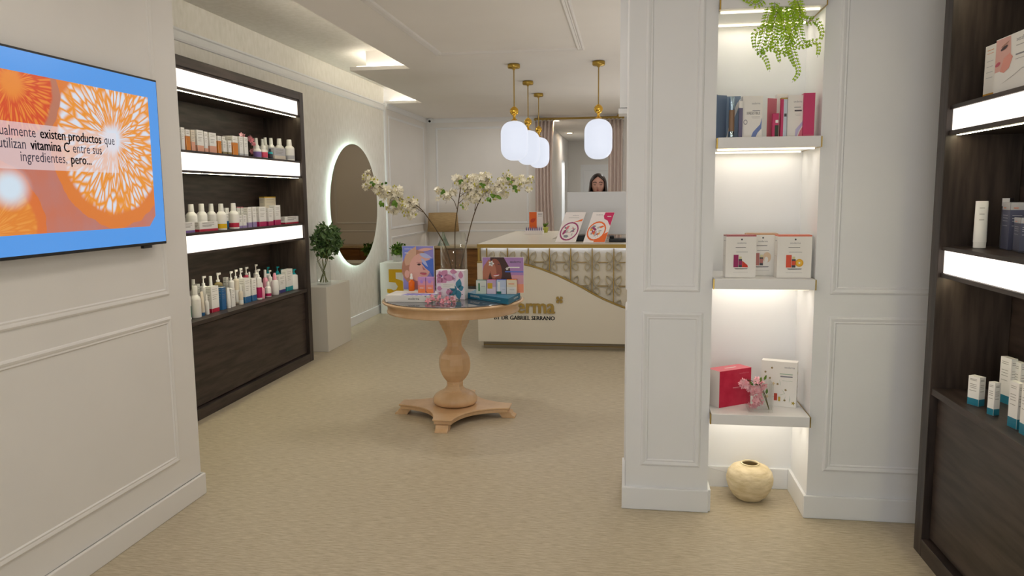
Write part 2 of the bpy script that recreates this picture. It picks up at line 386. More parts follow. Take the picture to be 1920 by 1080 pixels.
bb('baseboard_far', [((-3.145, 9.72, 0), (-3.128, 11.8, .105)), ((-3.128, 11.782, 0), (-1.29, 11.8, .105))], 'baseboard in the far corner')
# hall door and side doorway
m = MB(); m.box((-.98, 16.26, 0), (-.10, 16.3, 2.12), WHITE); m.ring((-.93, -.15, .2, .95), PF, WHITE, (0, 16.26, 0), X1, Z1); m.ring((-.93, -.15, 1.05, 2.0), PF, WHITE, (0, 16.26, 0), X1, Z1)
d = struct('door_1', m, label='white panelled door closing the rear hall')
m = MB(); m.box((-1.05, 16.27, 0), (-.98, 16.3, 2.19), WALL); m.box((-.10, 16.27, 0), (-.03, 16.3, 2.19), WALL); m.box((-.98, 16.27, 2.12), (-.10, 16.3, 2.19), WALL)
struct('door_frame', m, d)
m = MB(); m.box((-2.0, 14.6, 0), (-1.95, 15.5, 2.3), mat('bright_room_wall', (.95, .96, .97), .6)); struct('wall_side_room', m, label='bright wall seen through the hall doorway')
area('side_room_lamp', (-1.7, 15.05, 2.25), (0, 0, 0), .3, .3, 10, (.9, .95, 1))
# hall spots
for i, (u, v) in enumerate(((1043, 226), (1068, 249))):
    p = on(u, v, 2, 2.618)
    m = MB().lathe([(.062, 0), (.062, -.004), (.045, -.006)], p, WHITE, 20)
    o = m.build('recessed_spotlight', loc=p); tag(o, ('recessed ceiling spotlight behind the curtain rod', 'recessed ceiling spotlight deeper inside the rear hall')[i], 'spotlight', 'hall spotlights')
    MB().lathe([(.044, -.007), (0.0001, -.007)], p, lit('spot_glow', (1, .95, .85), 12), 20).build('lamp', o)

# ================================================================== DARK CABINETS
def cabinet(name, label, s, xf, depth_, y0, y1, boxes, top, counter):
    """s=+1: opening faces +X (left cabinet); s=-1: faces -X"""
    X = lambda d: xf - s*d        # d metres behind the front face
    t = thing(name, label, 'cabinet', (xf, (y0+y1)/2, 0))
    fr = .075
    def part(nm, mt, *bxs, bevel=.002, **k):
        m = MB()
        for a, b in bxs: m.box(a, b, mt)
        return m.build(nm, t, bevel)
    part('back_panel', DARKW, ((X(depth_-.02), y0+.02, .02), (X(depth_), y1-.02, top-.02)))
    part('side_panel', DARKV, ((X(0), y1-fr, 0), (X(depth_-.021), y1, top)))
    part('side_panel', DARKV, ((X(0), y0, 0), (X(depth_-.021), y0+fr, top)))
    part('header', DARKW, ((X(0), y0+fr+.001, boxes[0][1]+.018), (X(depth_-.021), y1-fr-.001, top-.001)))
    for lo, hi in boxes:
        lb = MB()
        ya, yb = y0+fr+.012, y1-fr-.012
        b = part('light_box', DARKW, ((X(.012), y0+fr+.001, hi+.001), (X(depth_-.021), y1-fr-.001, hi+.016)), ((X(.012), y0+fr+.001, lo-.018), (X(depth_-.021), y1-fr-.001, lo-.002)), bevel=0)
        MB().box((X(.018), ya, lo), (X(.06), yb, hi), LIGHTBOX).build('lit_panel', b)
        MB().box((X(.035), ya, lo-.0196), (X(.047), yb, lo-.0182), LEDY).build('light_strip', b)
    part('counter', DARKW, ((X(.005), y0+fr+.001, counter-.028), (X(depth_-.021), y1-fr-.001, counter)))
    part('front_panel', DARKW, ((X(.028), y0+fr+.008, .085), (X(.048), y1-fr-.008, counter-.036)))
    part('base_rail', DARKW, ((X(0), y0+fr+.001, 0), (X(.05), y1-fr-.001, .076)))
    return t
cabinet('display_cabinet', 'long dark oak display cabinet between television wall and round mirror', 1, -2.85, .37, 3.45, 6.488, [(2.213, 2.327), (1.682, 1.796), (1.136, 1.248)], 2.412, .672)
cabinet('display_cabinet', 'tall dark oak display cabinet cut off by the frame near the niche', -1, 1.213, .30, .9, 3.252, [(2.29, 2.38), (1.731, 1.809), (1.180, 1.268)], 2.48, .714)
S1, S2, S3 = 1.796+.017, 1.248+.017, .672
R1, R2, R3 = 1.809+.017, 1.268+.017, .714

# ================================================================== TELEVISION
TX = -2.075
TR, BR = on(298, 152, 0, TX), on(308, 457, 0, TX)
zt, zb, yr = TR.z, BR.z, (TR.y+BR.y)/2; H = zt-zb; yl = yr - H*1.775
t = thing('television', 'large wall television showing sliced citrus and Spanish text', 'television', (TX, (yl+yr)/2, zb))
MB().box((TX-.035, yl, zb), (TX, yr, zt), BLACK).build('casing', t, .003)
MB().box((-2.13, yl+.35, zb+.15), (TX-.036, yr-.35, zt-.15), BLACK).build('wall_mount', t)
MB().box((TX-.02, yr-.16, zb-.012), (TX-.006, yr-.10, zb-.001), BLACK).build('sensor', t)
SCR = bpy.data.materials.new('citrus_screen'); SCR.use_nodes = True
def screen_nodes():
    nt = SCR.node_tree; N = nt.nodes; L = nt.links; b = N['Principled BSDF']
    b.inputs['Base Color'].default_value = (.01, .01, .01, 1); b.inputs['Roughness'].default_value = .25
    tc = N.new('ShaderNodeTexCoord'); sep = N.new('ShaderNodeSeparateXYZ'); L.new(tc.outputs['Object'], sep.inputs[0])
    def M(op, a, b_=0, c=None):
        n = N.new('ShaderNodeMath'); n.operation = op
        for i, x in enumerate((a, b_) if c is None else (a, b_, c)):
            if isinstance(x, (int, float)): n.inputs[i].default_value = x
            else: L.new(x, n.inputs[i])
        return n.outputs[0]
    def MIX(f, a, c):
        n = N.new('ShaderNodeMix'); n.data_type = 'RGBA'
        for i, x in ((0, f), (6, a), (7, c)):
            if isinstance(x, tuple): n.inputs[i].default_value = (*x, 1)
            elif isinstance(x, (int, float)): n.inputs[i].default_value = x
            else: L.new(x, n.inputs[i])
        return n.outputs[2]
    def STEP(x, a, b_): # smooth 0..1
        n = N.new('ShaderNodeMapRange'); n.interpolation_type = 'SMOOTHSTEP'; L.new(x, n.inputs[0]); n.inputs[1].default_value = a; n.inputs[2].default_value = b_; return n.outputs[0]
    Y, Z = sep.outputs[1], sep.outputs[2]
    nz = N.new('ShaderNodeTexNoise'); nz.inputs['Scale'].default_value = 9; nz.inputs['Detail'].default_value = 5; L.new(tc.outputs['Object'], nz.inputs[0])
    wob = M('MULTIPLY', M('SUBTRACT', nz.outputs['Fac'], .5), .05)
    def disc(u, v, R, flesh_lo, flesh_hi, rind, nseg, under, a0=0):
        p = on(u, v, 0, TX); dy = M('SUBTRACT', Y, p.y-(yl+yr)/2); dz = M('SUBTRACT', Z, p.z-zb)
        r = M('ADD', M('SQRT', M('ADD', M('MULTIPLY', dy, dy), M('MULTIPLY', dz, dz))), wob)
        th = M('ADD', M('ARCTAN2', dz, dy), a0)
        cmb = N.new('ShaderNodeCombineXYZ'); L.new(M('MULTIPLY', th, 4.6), cmb.inputs[0]); L.new(M('MULTIPLY', r, 6.5), cmb.inputs[1])
        vo = N.new('ShaderNodeTexVoronoi'); vo.feature = 'DISTANCE_TO_EDGE'; vo.inputs['Scale'].default_value = 2.2; L.new(cmb.outputs[0], vo.inputs['Vector'])
        cell = STEP(vo.outputs['Distance'], .02, .28)
        seg = M('ABSOLUTE', M('SINE', M('MULTIPLY', th, nseg/2)))
        mem = STEP(M('MULTIPLY', seg, M('ADD', r, .03)), .004, .03)
        fl = MIX(cell, flesh_lo, flesh_hi)
        fl = MIX(mem, flesh_lo, fl)
        fl = MIX(STEP(r, .03, .075), flesh_hi, fl)
        col = MIX(STEP(r, R*.80, R*.87), fl, rind)
        return MIX(STEP(r, R*.985, R*1.0), col, under), r
    bgp = MIX(nz.outputs['Fac'], (.70, .16, .05), (.50, .24, .24))
    c1, _ = disc(212, 262, .36, (.95, .33, .02), (.80, .86, .98), (.82, .22, .03), 11, bgp, .25)
    c2, r2 = disc(20, 155, .22, (.75, .07, .01), (.92, .28, .03), (.55, .20, .12), 9, c1)
    c3, r3 = disc(-25, 440, .26, (.85, .25, .02), (.92, .35, .05), (.80, .18, .03), 9, c2)
    # pale glow between the slices at the lower left
    p = on(18, 352, 0, TX); dy = M('SUBTRACT', Y, p.y-(yl+yr)/2); dz = M('SUBTRACT', Z, p.z-zb)
    rr = M('SQRT', M('ADD', M('MULTIPLY', dy, dy), M('MULTIPLY', M('MULTIPLY', dz, dz), 1.6)))
    c4 = MIX(M('SUBTRACT', 1, STEP(rr, .03, .11)), c3, (.75, .88, 1))
    # white veil behind the text
    q0, q1 = on(60, 232, 0, TX), on(60, 318, 0, TX); yq = on(218, 270, 0, TX).y-(yl+yr)/2
    veil = M('MULTIPLY', M('MULTIPLY', M('LESS_THAN', Y, yq), M('LESS_THAN', Z, q0.z-zb)), M('GREATER_THAN', Z, q1.z-zb))
    c5 = MIX(M('MULTIPLY', veil, .55), c4, (.93, .83, .86))
    # photo rectangle on the blue slide
    e0, e1, er = on(100, 115, 0, TX), on(100, 438, 0, TX), on(284, 300, 0, TX)
    inside = M('MULTIPLY', M('MULTIPLY', M('LESS_THAN', Y, er.y-(yl+yr)/2), M('LESS_THAN', Z, (zt-zb)*.885)), M('GREATER_THAN', Z, (zt-zb)*.115))
    cut = M('LESS_THAN', M('SUBTRACT', Y, Z), er.y-(yl+yr)/2-(zt-zb)*.115-.045)
    fin = MIX(M('MULTIPLY', inside, cut), (.085, .36, .92), c5)
    L.new(fin, b.inputs['Emission Color']); b.inputs['Emission Strength'].default_value = .80
screen_nodes()
o = MB().box((TX, yl+.009, zb+.012), (TX+.0015, yr-.007, zt-.009), SCR).build('screen', t, loc=(TX, (yl+yr)/2, zb))
m = MB(); cv = Canvas(m, (TX+.002, 0, 0), Y1, Z1); TXT = mat('slide_text', (.16, .17, .30), .5); TXB = mat('slide_text_bold', (.06, .07, .14), .5)
def tvline(parts, u, v, h):
    # right-aligned so that it ends at pixel (u, v)
    p = on(u, v, 0, TX+.002); total = sum(text_geo(s)[2] for s, _ in parts)*h/.7*.85 + .020*(len(parts)-1); x = p.y - total
    for s, bold in parts:
        wv = text_geo(s)[2]*h/.7*.85
        cv.text(s, x, p.z, h, TXB if bold else TXT, 1, 'L', width=wv)
        if bold:
            for dx in (.0012, .0024): cv.text(s, x+dx, p.z, h, TXB, 1.2, 'L', width=wv)
        x += wv + .020
tvline([('Actualmente', 0), ('existen productos', 1), ('que', 0)], 215, 272, .036)
tvline([('que utilizan', 0), ('vitamina C', 1), ('entre sus', 0)], 191, 290, .036)
tvline([('ingredientes,', 0), ('pero...', 1)], 171, 309, .036)
m.build('slide_lettering', t)

# ================================================================== ROUND MIRROR
MX = -3.115
cy_, cz_ = 8.44, 1.395; ry, rz = .765, .70
MIRR = mat('bronze_mirror', (.565, .50, .39), .015, 1)
t = thing('round_mirror', 'large round backlit mirror with bronze glass on the plaster wall', 'mirror', (-3.15, cy_, cz_))
MB().lathe([(1.0, -3.119), (1.0, MX)], (0, cy_, cz_), mat('mirror_edge', (.55, .62, .55), .3), 96, ax=0, sx=ry, sy=rz).build('backing', t)
def disc_pts(k, x, n=96): return [(x, cy_+ry*k*math.cos(2*PI*i/n), cz_+rz*k*math.sin(2*PI*i/n)) for i in range(n)]
m = MB(); m.add(disc_pts(.995, MX+.001), [tuple(range(96))], MIRR); m.build('mirror_glass', t)
m = MB(); A = disc_pts(.93, -3.138) + disc_pts(.93, -3.126); m.add(A, [(i, (i+1) % 96, 96+(i+1) % 96, 96+i) for i in range(96)], HALO)
m.build('backlight', t)

# ================================================================== PENDANTS
def pendant(x, y, label):
    t = thing('pendant_lamp', label, 'pendant lamp', (x, y, 2.7), 'opal pendant lamps above the counter')
    c = (x, y, 0)
    MB().lathe([(.0, 2.699), (.055, 2.699), (.058, 2.69), (.058, 2.667), (.052, 2.66), (.012, 2.657), (.012, 2.645)], c, GOLD, 32).build('canopy', t)
    MB().lathe([(.0055, 2.658), (.0055, 2.31)], c, GOLDP, 10).build('rod', t)
    m = MB(); prof = [(.006, 2.315), (.02, 2.31)]
    prof += [(.041*math.sin(a), 2.272+.041*math.cos(a)) for a in [PI*k/14 for k in range(2, 13)]] + [(.012, 2.225), (.014, 2.205), (.03, 2.193), (.034, 2.186)]
    m.lathe(prof, c, BRASS, 28); m.build('brass_ball', t)
    r = .128; zc1, zc0 = 2.183-.115, 1.818+.115
    prof = [(.0001, zc0-.115)] + [(r*math.sin(a)**.8, zc0-.115*math.cos(a)) for a in [PI/2*k/10 for k in range(1, 11)]] + [(r*math.cos(a)**.8 if a < PI/2-.01 else .0001, zc1+.115*math.sin(a)) for a in [PI/2*k/10 for k in range(0, 11)]]
    MB().lathe(prof, c, GLOBE, 48, caps=False).build('opal_shade', t)
pendant(-1.047, 7.1, 'opal pendant lamp nearest the camera in the row of three')
pendant(-1.055, 8.17, 'opal pendant lamp in the middle of the row of three')
pendant(-1.057, 9.17, 'opal pendant lamp at the far end of the row of three')
pendant(-.266, 7.1, 'opal pendant lamp hanging alone above the monitor')

# ================================================================== RECEPTION COUNTER
CX0, CX1, CY = -1.43, .62, 7.2
t = thing('reception_counter', 'cream reception counter with gold petal relief, wave panel and gold lettering', 'counter', (-.4, 7.5, 0))
m = MB(); m.prism([(CX0, CY-.02), (CX1, CY-.02), (CX1, 7.95), (-.78, 7.95), (-.78, 9.75), (CX0, 9.75)], 1.0, 1.03, CREAM)
m.build('worktop', t, .003)
m = MB(); m.box((CX0-.004, CY-.026, .992), (CX1, CY-.021, 1.026), GOLDP); m.box((CX0-.005, CY-.026, .992), (CX0-.001, 9.75, 1.026), GOLDP); m.build('worktop_edge', t)
m = MB(); m.box((CX0+.02, CY+.10, .06), (CX1, CY+.13, .995), CREAM); m.box((CX0+.02, CY+.13, .06), (CX0+.05, 9.72, .995), CREAM); m.box((CX0+.05, 9.69, .06), (-.80, 9.72, .995), CREAM)
m.box((-.83, 7.93, .06), (-.80, 9.69, .995), CREAM); m.box((-.80, 7.9, .06), (CX1, 7.93, .995), CREAM)
m.build('body_panel', t)
m = MB().box((CX0+.02, CY+.045, .30), (CX1, CY+.099, .985), CREAM); m.build('relief_backing', t)
m = MB().box((CX0+.03, CY+.012, .993), (CX1, CY+.030, .9995), CLED); m.build('light_strip', t)
m = MB().box((CX0, CY-.02, .30), (CX0+.019, CY+.10, .985), GOLDP); m.build('end_strip', t)
px0 = on(1000-27, 480, 1, CY).x  # a strip stands here
XS0 = on(912.2, 500, 1, CY+.01).x; TW = (on(1150.7, 500, 1, CY+.01).x-XS0)/6; ZB0 = on(1050, 491.8, 1, CY).z
m = MB()
k0 = -8
for k in range(-3, 10):
    x = XS0 + TW*k
    if CX0+.03 < x < CX1: m.box((x-.004, CY+.010, .32), (x+.004, CY+.044, .984), GOLDP)
m.build('divider_strip', t)
def almond(cx, cz, L_, W, rot, n=12):
    P = []
    for i in range(2*n):
        a = i/n
        if a < 1: P.append((L_*(a-.5), W*math.sin(PI*a)))
        else: P.append((L_*(1.5-a), -W*.55*math.sin(PI*(a-1))))
    c_, s_ = math.cos(rot), math.sin(rot)
    return [(cx+x*c_-z*s_, cz+x*s_+z*c_) for x, z in P]
m = MB(); RLY = CY+.040
def outline(pts):
    Q = [Vector((x, RLY, z)) for x, z in pts]; n = len(Q); c = sum(Q, Vector())/n; w_ = .0068
    I = [q + (c-q).normalized()*w_ for q in Q]; dy = Vector((0, -.018, 0))
    A = Q + I + [q+dy for q in Q] + [q+dy for q in I]
    fs = []
    for i in range(n):
        j = (i+1) % n
        fs += [(i, j, 2*n+j, 2*n+i), (n+i, 3*n+i, 3*n+j, n+j), (2*n+i, 2*n+j, 3*n+j, 3*n+i)]
    m.add(A, fs, mat('champagne_relief', (.76, .70, .55), .4, .25))
UP = [(-.068, .004), (-.084, .022), (-.091, .045), (-.082, .070), (-.062, .090), (-.034, .102), (-.026, .082), (-.025, .058), (-.034, .035), (-.050, .015)]
LO = [(-.068, -.004), (-.082, -.020), (-.086, -.042), (-.074, -.064), (-.056, -.077), (-.042, -.084), (-.032, -.066), (-.028, -.044), (-.036, -.022), (-.052, -.008)]
for k in range(-1, 11):
    xc = XS0 + TW*(k+.5)
    if xc > CX1-.02: continue
    for r_ in range(4):
        zc = ZB0 - .229*r_
        for sx_ in (-1, 1):
            if xc + sx_*.05 < CX0+.06: continue
            for sh in (UP, LO): outline([(xc - sx_*x, zc + z) for x, z in sh])
        if xc > CX0+.07: m.box((xc-.05, RLY-.014, zc-.003), (xc+.05, RLY, zc+.003), GOLDP)
m.build('petal_relief', t)
# wave panel
WY = 7.15
pts = [(897, 493), (940, 492), (985, 498), (1030, 512), (1080, 535), (1130, 562), (1180, 582)]
W_ = [on(u, v, 1, WY) for u, v in pts]
curve = [(CX0, .846)]
for i in range(61):
    x = CX0 + (CX1-CX0)*i/60
    if x <= W_[-1].x:
        # smooth interpolation
        P = [(CX0-.3, .845)] + [(q.x, q.z) for q in W_] + [(.2, .33)]
        for j in range(1, len(P)-2):
            if P[j][0] <= x <= P[j+1][0]:
                tt = (x-P[j][0])/(P[j+1][0]-P[j][0]); a, b, c_, d_ = P[j-1][1], P[j][1], P[j+1][1], P[j+2][1]
                z = .5*(2*b+(c_-a)*tt+(2*a-5*b+4*c_-d_)*tt*tt+(3*b-a-3*c_+d_)*tt**3); break
        else: z = .846
    else: z = max(.22, W_[-1].z - (x-W_[-1].x)*.36)
    curve.append((x, z))
m = MB(); SW = Matrix(((1, 0, 0, 0), (0, 0, -1, 0), (0, 1, 0, 0), (0, 0, 0, 1)))
out = [(CX0, .075)] + [(CX1, .075)] + list(reversed(curve[1:]))
m.prism(out, -(CY+.098), -WY, CREAM, M=SW); m.build('wave_panel', t)
m = MB(); P = [Vector((x, WY+.01, z+.004)) for x, z in curve[1:]]
A = [p+Vector((0, -.014, 0)) for p in P] + [p+Vector((0, -.014, .010)) for p in P] + [p+Vector((0, .05, .010)) for p in P] ; n = len(P)
m.add(A, [(i, i+1, n+i+1, n+i) for i in range(n-1)] + [(n+i, n+i+1, 2*n+i+1, 2*n+i) for i in range(n-1)], GOLDP); m.build('wave_edge', t)
m = MB().box((CX0+.04, WY+.07, 0), (CX1, WY+.10, .06), mat('plinth_grey', (.62, .58, .50), .5)); m.box((CX0+.04, WY+.065, .03), (CX1, WY+.07, .036), GOLDP); m.build('plinth', t)
# lettering: raised gold word and black line
m = MB(); cv = Canvas(m, (0, WY-.001, 0), X1, Z1)
xr = on(1041, 588, 1, WY).x; zb_ = on(1000, 587, 1, WY).z
LH = .146
GW = (xr - on(971, 588, 1, WY).x)*text_geo('sesderma')[2]/text_geo('erma')[2]
for k in range(5): cv.text('sesderma', xr - k*.003, zb_, LH, GOLDP, 1+k*.1, 'R', width=GW, depth_=.012)
mk = on(1049, 562, 1, WY)
for a in (45, 135, 225, 315):
    c_ = [(-.002, 0), (.030, -.017), (.040, .0), (.030, .017)]
    r_ = math.radians(a); Q = [(mk.x+x*math.cos(r_)-z*math.sin(r_), mk.z+x*math.sin(r_)+z*math.cos(r_)) for x, z in c_]
    m.prism(Q, -(WY-.001), -(WY-.013), GOLDP, M=SW)
m.build('gold_lettering', t)
m = MB(); cv = Canvas(m, (0, WY-.001, 0), X1, Z1); zz = on(1000, 600, 1, WY).z; xr2 = on(1040.5, 600, 1, WY).x
BW = (xr2 - on(957, 600, 1, WY).x)*text_geo('BY DR GABRIEL SERRANO')[2]/text_geo('GABRIEL SERRANO')[2]
for k in range(3): cv.text('BY DR GABRIEL SERRANO', xr2-k*.0022, zz, .040, BLACK, 1+.2*k, 'R', width=BW)
m.build('black_lettering', t)

# ---- things on the counter
WZ = 1.031
t = thing('monitor', 'white flat monitor seen from behind on the reception counter', 'monitor', (-.27, 7.78, WZ))
SILV = mat('pale_silver', (.80, .80, .80), .4, .3)
a, b = on(1063, 360, 1, 7.75), on(1063, 440, 1, 7.75)
m = MB().box((a.x, 7.75, b.z), (.05, 7.785, a.z), SILV); m.build('casing', t, .006)
MB().box((a.x+.012, 7.786, b.z+.05), (.038, 7.788, a.z-.012), BLACK).build('display_panel', t)
m = MB().box((-.36, 7.79, WZ+.012), (-.20, 7.80, 1.3), SILV); m.box((-.38, 7.74, WZ), (-.18, 7.93, WZ+.010), SILV); m.build('stand', t, .003)
# black desk devices below the monitor
m = MB().box((-.50, 7.56, WZ), (-.40, 7.70, WZ+.06), BLACK); tag(m.build('card_reader', bevel=.006, loc=(-.45, 7.6, WZ)), 'small black card reader between the two leaning boards', 'card reader')
t = thing('desk_telephone', 'dark desk telephone under the right side of the monitor', 'telephone', (-.08, 7.5, WZ))
MB().box((-.17, 7.42, WZ), (.0, 7.6, WZ+.035), BLACK).build('base', t, .006)
MB().box((-.165, 7.44, WZ+.036), (-.12, 7.59, WZ+.062), BLACK).build('handset', t, .01)
pts = [(-.0+.002*k, 7.45+.012*math.sin(k*.9), WZ+.006+.012*abs(math.sin(k*.5))) for k in range(0, 26)]
MB().tube(pts, .003, BLACK, 6).build('cord', t)
# leaning boards
BOARDW = mat('printed_white', (.95, .92, .91), .35)
MAG = mat('magenta_print', (.80, .08, .36), .4); ORA = mat('orange_print', (.93, .42, .12), .4); PUR = mat('plum_print', (.62, .20, .42), .4); GRY = mat('grey_print', (.55, .55, .58), .5)
DGR = mat('dark_grey_print', (.28, .28, .30), .5); LGR = mat('pale_grey_print', (.74, .73, .72), .5)
def board(name, label, group, u0, u1, vb, y, ut0, vt, design):
    p0 = on(u0, vb, 1, y); p1 = on(u1, vb, 1, y); p0.z = p1.z = WZ+.004
    y2 = y+.07
    q0 = on(ut0, vt, 1, y2)
    X = (p1-p0); U = (q0-p0); L_ = X.length; Hh = U.length; X.normalize(); U.normalize(); N = X.cross(U).normalized()
    t = thing(name, label, 'display board', tuple((p0+p1)/2), group)
    m = MB(); A = [p0, p0+X*L_, p0+X*L_+U*Hh, p0+U*Hh]; Bk = [a-N*.006 for a in A]
    m.add(A+Bk, [(0, 1, 2, 3), (7, 6, 5, 4), (0, 4, 5, 1), (1, 5, 6, 2), (2, 6, 7, 3), (3, 7, 4, 0)], BOARDW)
    cv = Canvas(m, p0, X, U); design(cv, L_, Hh); m.build('printed_card', t)
    m = MB(); c0 = p0+X*L_*.5+U*Hh*.6-N*.008; f0 = Vector((c0.x, c0.y+.10, WZ))
    m.tube([c0, f0], .004, SILV, 6); m.build('rear_strut', t)
def ds1(cv, w_, h):
    cv.text('sesderma', w_*.55, h*.88, h*.035, GRY, 1, 'C', width=w_*.3); cv.rect(w_*.25, h*.80, w_*.75, h*.815, LGR)
    cv.poly([(w_*.55, h*.66), (w_*.95, h*.70), (w_*.97, h*.78)], ORA); cv.ell(w_*.5, h*.36, w_*.44, h*.31, PUR); cv.ell(w_*.5, h*.36, w_*.38, h*.265, BOARDW, 2)
    patches(cv, w_*.5, h*.36, w_*.37, h*.26, [BOARDW, GRY, PUR, BOARDW, LGR, mat('rose_print', (.85, .45, .50), .4), BOARDW], 26, 4)
    for k, (a, mt) in enumerate([] if 1 else [(0, MAG), (50, ORA), (110, PUR), (160, GRY), (215, PUR), (260, MAG), (310, ORA)]):
        r = math.radians(a); x, u = w_*.5+w_*.22*math.cos(r), h*.36+h*.15*math.sin(r)
        cv.petal(x-w_*.05, u, w_*.24, w_*.085, r+1, mt, 3)
def patches(cv, cx, cu, rx, ru, cols, n, seed):
    random.seed(seed)
    for k in range(n):
        a = random.random()*6.28; q = random.random()**.6*.72; x, u = cx+rx*q*math.cos(a), cu+ru*q*math.sin(a); t0 = random.random()*3
        L_ = rx*random.uniform(.22, .42); W_ = L_*random.uniform(.3, .6); P = [(-L_, -W_*.4), (-L_*.2, -W_), (L_, -W_*.2), (L_*.5, W_), (-L_*.6, W_*.7)]
        cv.poly([(x+a_*math.cos(t0)-b_*math.sin(t0), u+(a_*math.sin(t0)+b_*math.cos(t0))*ru/rx*.9) for a_, b_ in P], cols[k % len(cols)], 2.1+k*.12)
def ds2(cv, w_, h):
    cv.text('sesderma', w_*.35, h*.90, h*.035, GRY, 1, 'C', width=w_*.3)
    cv.poly([(w_*.58, h*.99), (w_*.99, h*.99), (w_*.99, h*.55), (w_*.9, h*.62), (w_*.8, h*.72), (w_*.62, h*.78), (w_*.55, h*.88)], MAG); cv.rect(w_*.72, h*.85, w_*.9, h*.87, BOARDW, 2)
    cv.ell(w_*.44, h*.38, w_*.42, h*.32, ORA); cv.ell(w_*.44, h*.38, w_*.36, h*.27, BOARDW, 2); cv.poly([(w_*.45, 0.005), (w_*.98, .005), (w_*.99, h*.35), (w_*.6, h*.2)], ORA, 1.5)
    patches(cv, w_*.44, h*.38, w_*.36, h*.265, [ORA, GRY, BOARDW, PUR, LGR, BOARDW, mat('amber_print', (.92, .66, .25), .4)], 26, 6)
    for k, (a, mt) in enumerate([] if 1 else [(0, ORA), (60, GRY), (120, PUR), (180, MAG), (240, PUR), (300, ORA)]):
        r = math.radians(a); cv.petal(w_*.44+w_*.08*math.cos(r), h*.38+h*.06*math.sin(r), w_*.28, w_*.10, r+.6, mt, 3)
board('display_board', 'white leaning board with round plum picture, nearer the pendant row', 'printed boards leaning on the counter', 1041, 1079, 455, 7.38, 1061, 398, ds1)
board('display_board', 'leaning board with orange and magenta print beside the monitor', 'printed boards leaning on the counter', 1093, 1134, 457, 7.30, 1112, 398, ds2)
# small display stand far end: base with ampoules and orange card
yb_ = 8.85
t = thing('ampoule_display', 'white counter display with orange card and row of ampoules', 'display stand', (-1.07, yb_, WZ))
a = on(983, 440, 1, yb_); b = on(1018, 440, 1, yb_)
MB().box((a.x, yb_, WZ), (b.x, yb_+.12, WZ+.045), BOARDW).build('base', t, .002)
m = MB(); xa, xb = on(992, 400, 1, yb_+.1).x, on(1018, 400, 1, yb_+.1).x; zt_ = on(1000, 397, 1, yb_+.1).z
m.box((xa, yb_+.10, WZ+.045), (xb, yb_+.105, zt_), BOARDW); cv = Canvas(m, (xa, yb_+.0995, WZ+.045), X1, Z1); w_, h_ = xb-xa, zt_-WZ-.045
cv.rect(.002, h_*.1, w_*.55, h_*.98, ORA); cv.petal(w_*.1, h_*.45, w_*.45, w_*.14, .6, mat('red_print', (.78, .25, .12), .4), 2); cv.rect(w_*.65, h_*.85, w_*.95, h_*.89, GRY); cv.rect(w_*.65, h_*.76, w_*.95, h_*.78, GRY)
m.build('printed_card', t)
for k in range(8):
    x = a.x + .02 + k*(b.x-a.x-.03)/7.5
    m = MB().lathe([(.007, WZ+.046), (.007, WZ+.075), (.003, WZ+.082), (.003, WZ+.09)], (x, yb_+.04, 0), mat('violet_glass', (.45, .42, .58), .3), 10); m.build('ampoule', t)
t = thing('plant_pot', 'small yellow green potted plant on the counter by the curtain', 'plant', (-.98, 9.3, WZ))
p = on(1022, 436, 2, WZ)
t.location = p; MB().lathe([(.03, 0), (.045, .07), (.041, .07), (.03, .02)], p, mat('lime_pot', (.68, .68, .28), .4), 16).build('pot', t)
m = MB()
for k in range(26):
    a_ = random.random()*6.28; l = .05+.05*random.random(); q = p+Vector((math.cos(a_)*l*.6, math.sin(a_)*l*.6, .07+l*.6)); s_ = p+Vector((0, 0, .06)); d = (q-s_); n_ = d.cross(Z1).normalized()*.008
    m.add([s_, s_+d*.6+n_, q, s_+d*.6-n_], [(0, 1, 2, 3)], LEAF)
m.build('leaves', t)

# ================================================================== CURTAIN, ROD
t = thing('curtain_rod', 'brass curtain rod across the rear opening', 'curtain rod', (-.7, 11.68, 2.645))
MB().tube([(-1.40, 11.68, 2.645), (-.09, 11.68, 2.645)], .016, GOLDP, 12).build('rod', t)
for x in (-1.35, -.14):
    m = MB().box((x-.012, 11.68, 2.655), (x+.012, 11.80, 2.675), GOLDP); m.lathe([(.028, 11.785), (.028, 11.799)], (x, 0, 2.665), GOLDP, 16, ax=1); m.box((x-.008, 11.672, 2.65), (x+.008, 11.69, 2.69), GOLDP); m.build('bracket', t)
def curtain(x0, x1, label, folds, skew=0):
    t = thing('curtain', label, 'curtain', ((x0+x1)/2, 11.68, 0), 'mauve curtains in the rear opening')
    m = MB(); n = folds*10; rows = 14; P = []
    for j in range(rows+1):
        v = j/rows; z = 2.612 + (.02-2.612)*v
        for i in range(n+1):
            s_ = i/n; sq = 1 - .12*math.sin(PI*min(1, v*1.6))
            xx = x0 + (x1-x0)*s_; xx = (x0 if skew <= 0 else x1) + (xx-(x0 if skew <= 0 else x1))*sq
            P.append((xx, 11.68 + .03*math.sin(2*PI*folds*s_ + .5*math.sin(3*v)), z))
    m.add(P, [(j*(n+1)+i, (j+1)*(n+1)+i, (j+1)*(n+1)+i+1, j*(n+1)+i+1) for j in range(rows) for i in range(n)], CURT, True)
    o = m.build('fabric', t); md = o.modifiers.new('s', 'SOLIDIFY'); md.thickness = .004
    k = int(folds)
    for i in range(k+1):
        x = x0 + (x1-x0)*i/k
        MB().lathe([(.020, 11.677), (.020, 11.683)], (x, 0, 2.640), GOLDP, 12, ax=1).build('ring', t)
curtain(-1.40, -1.11, 'mauve curtain gathered behind the pendant row', 5, 0)
curtain(-.31, -.07, 'mauve curtain gathered beside the column, behind the woman', 4, 1)

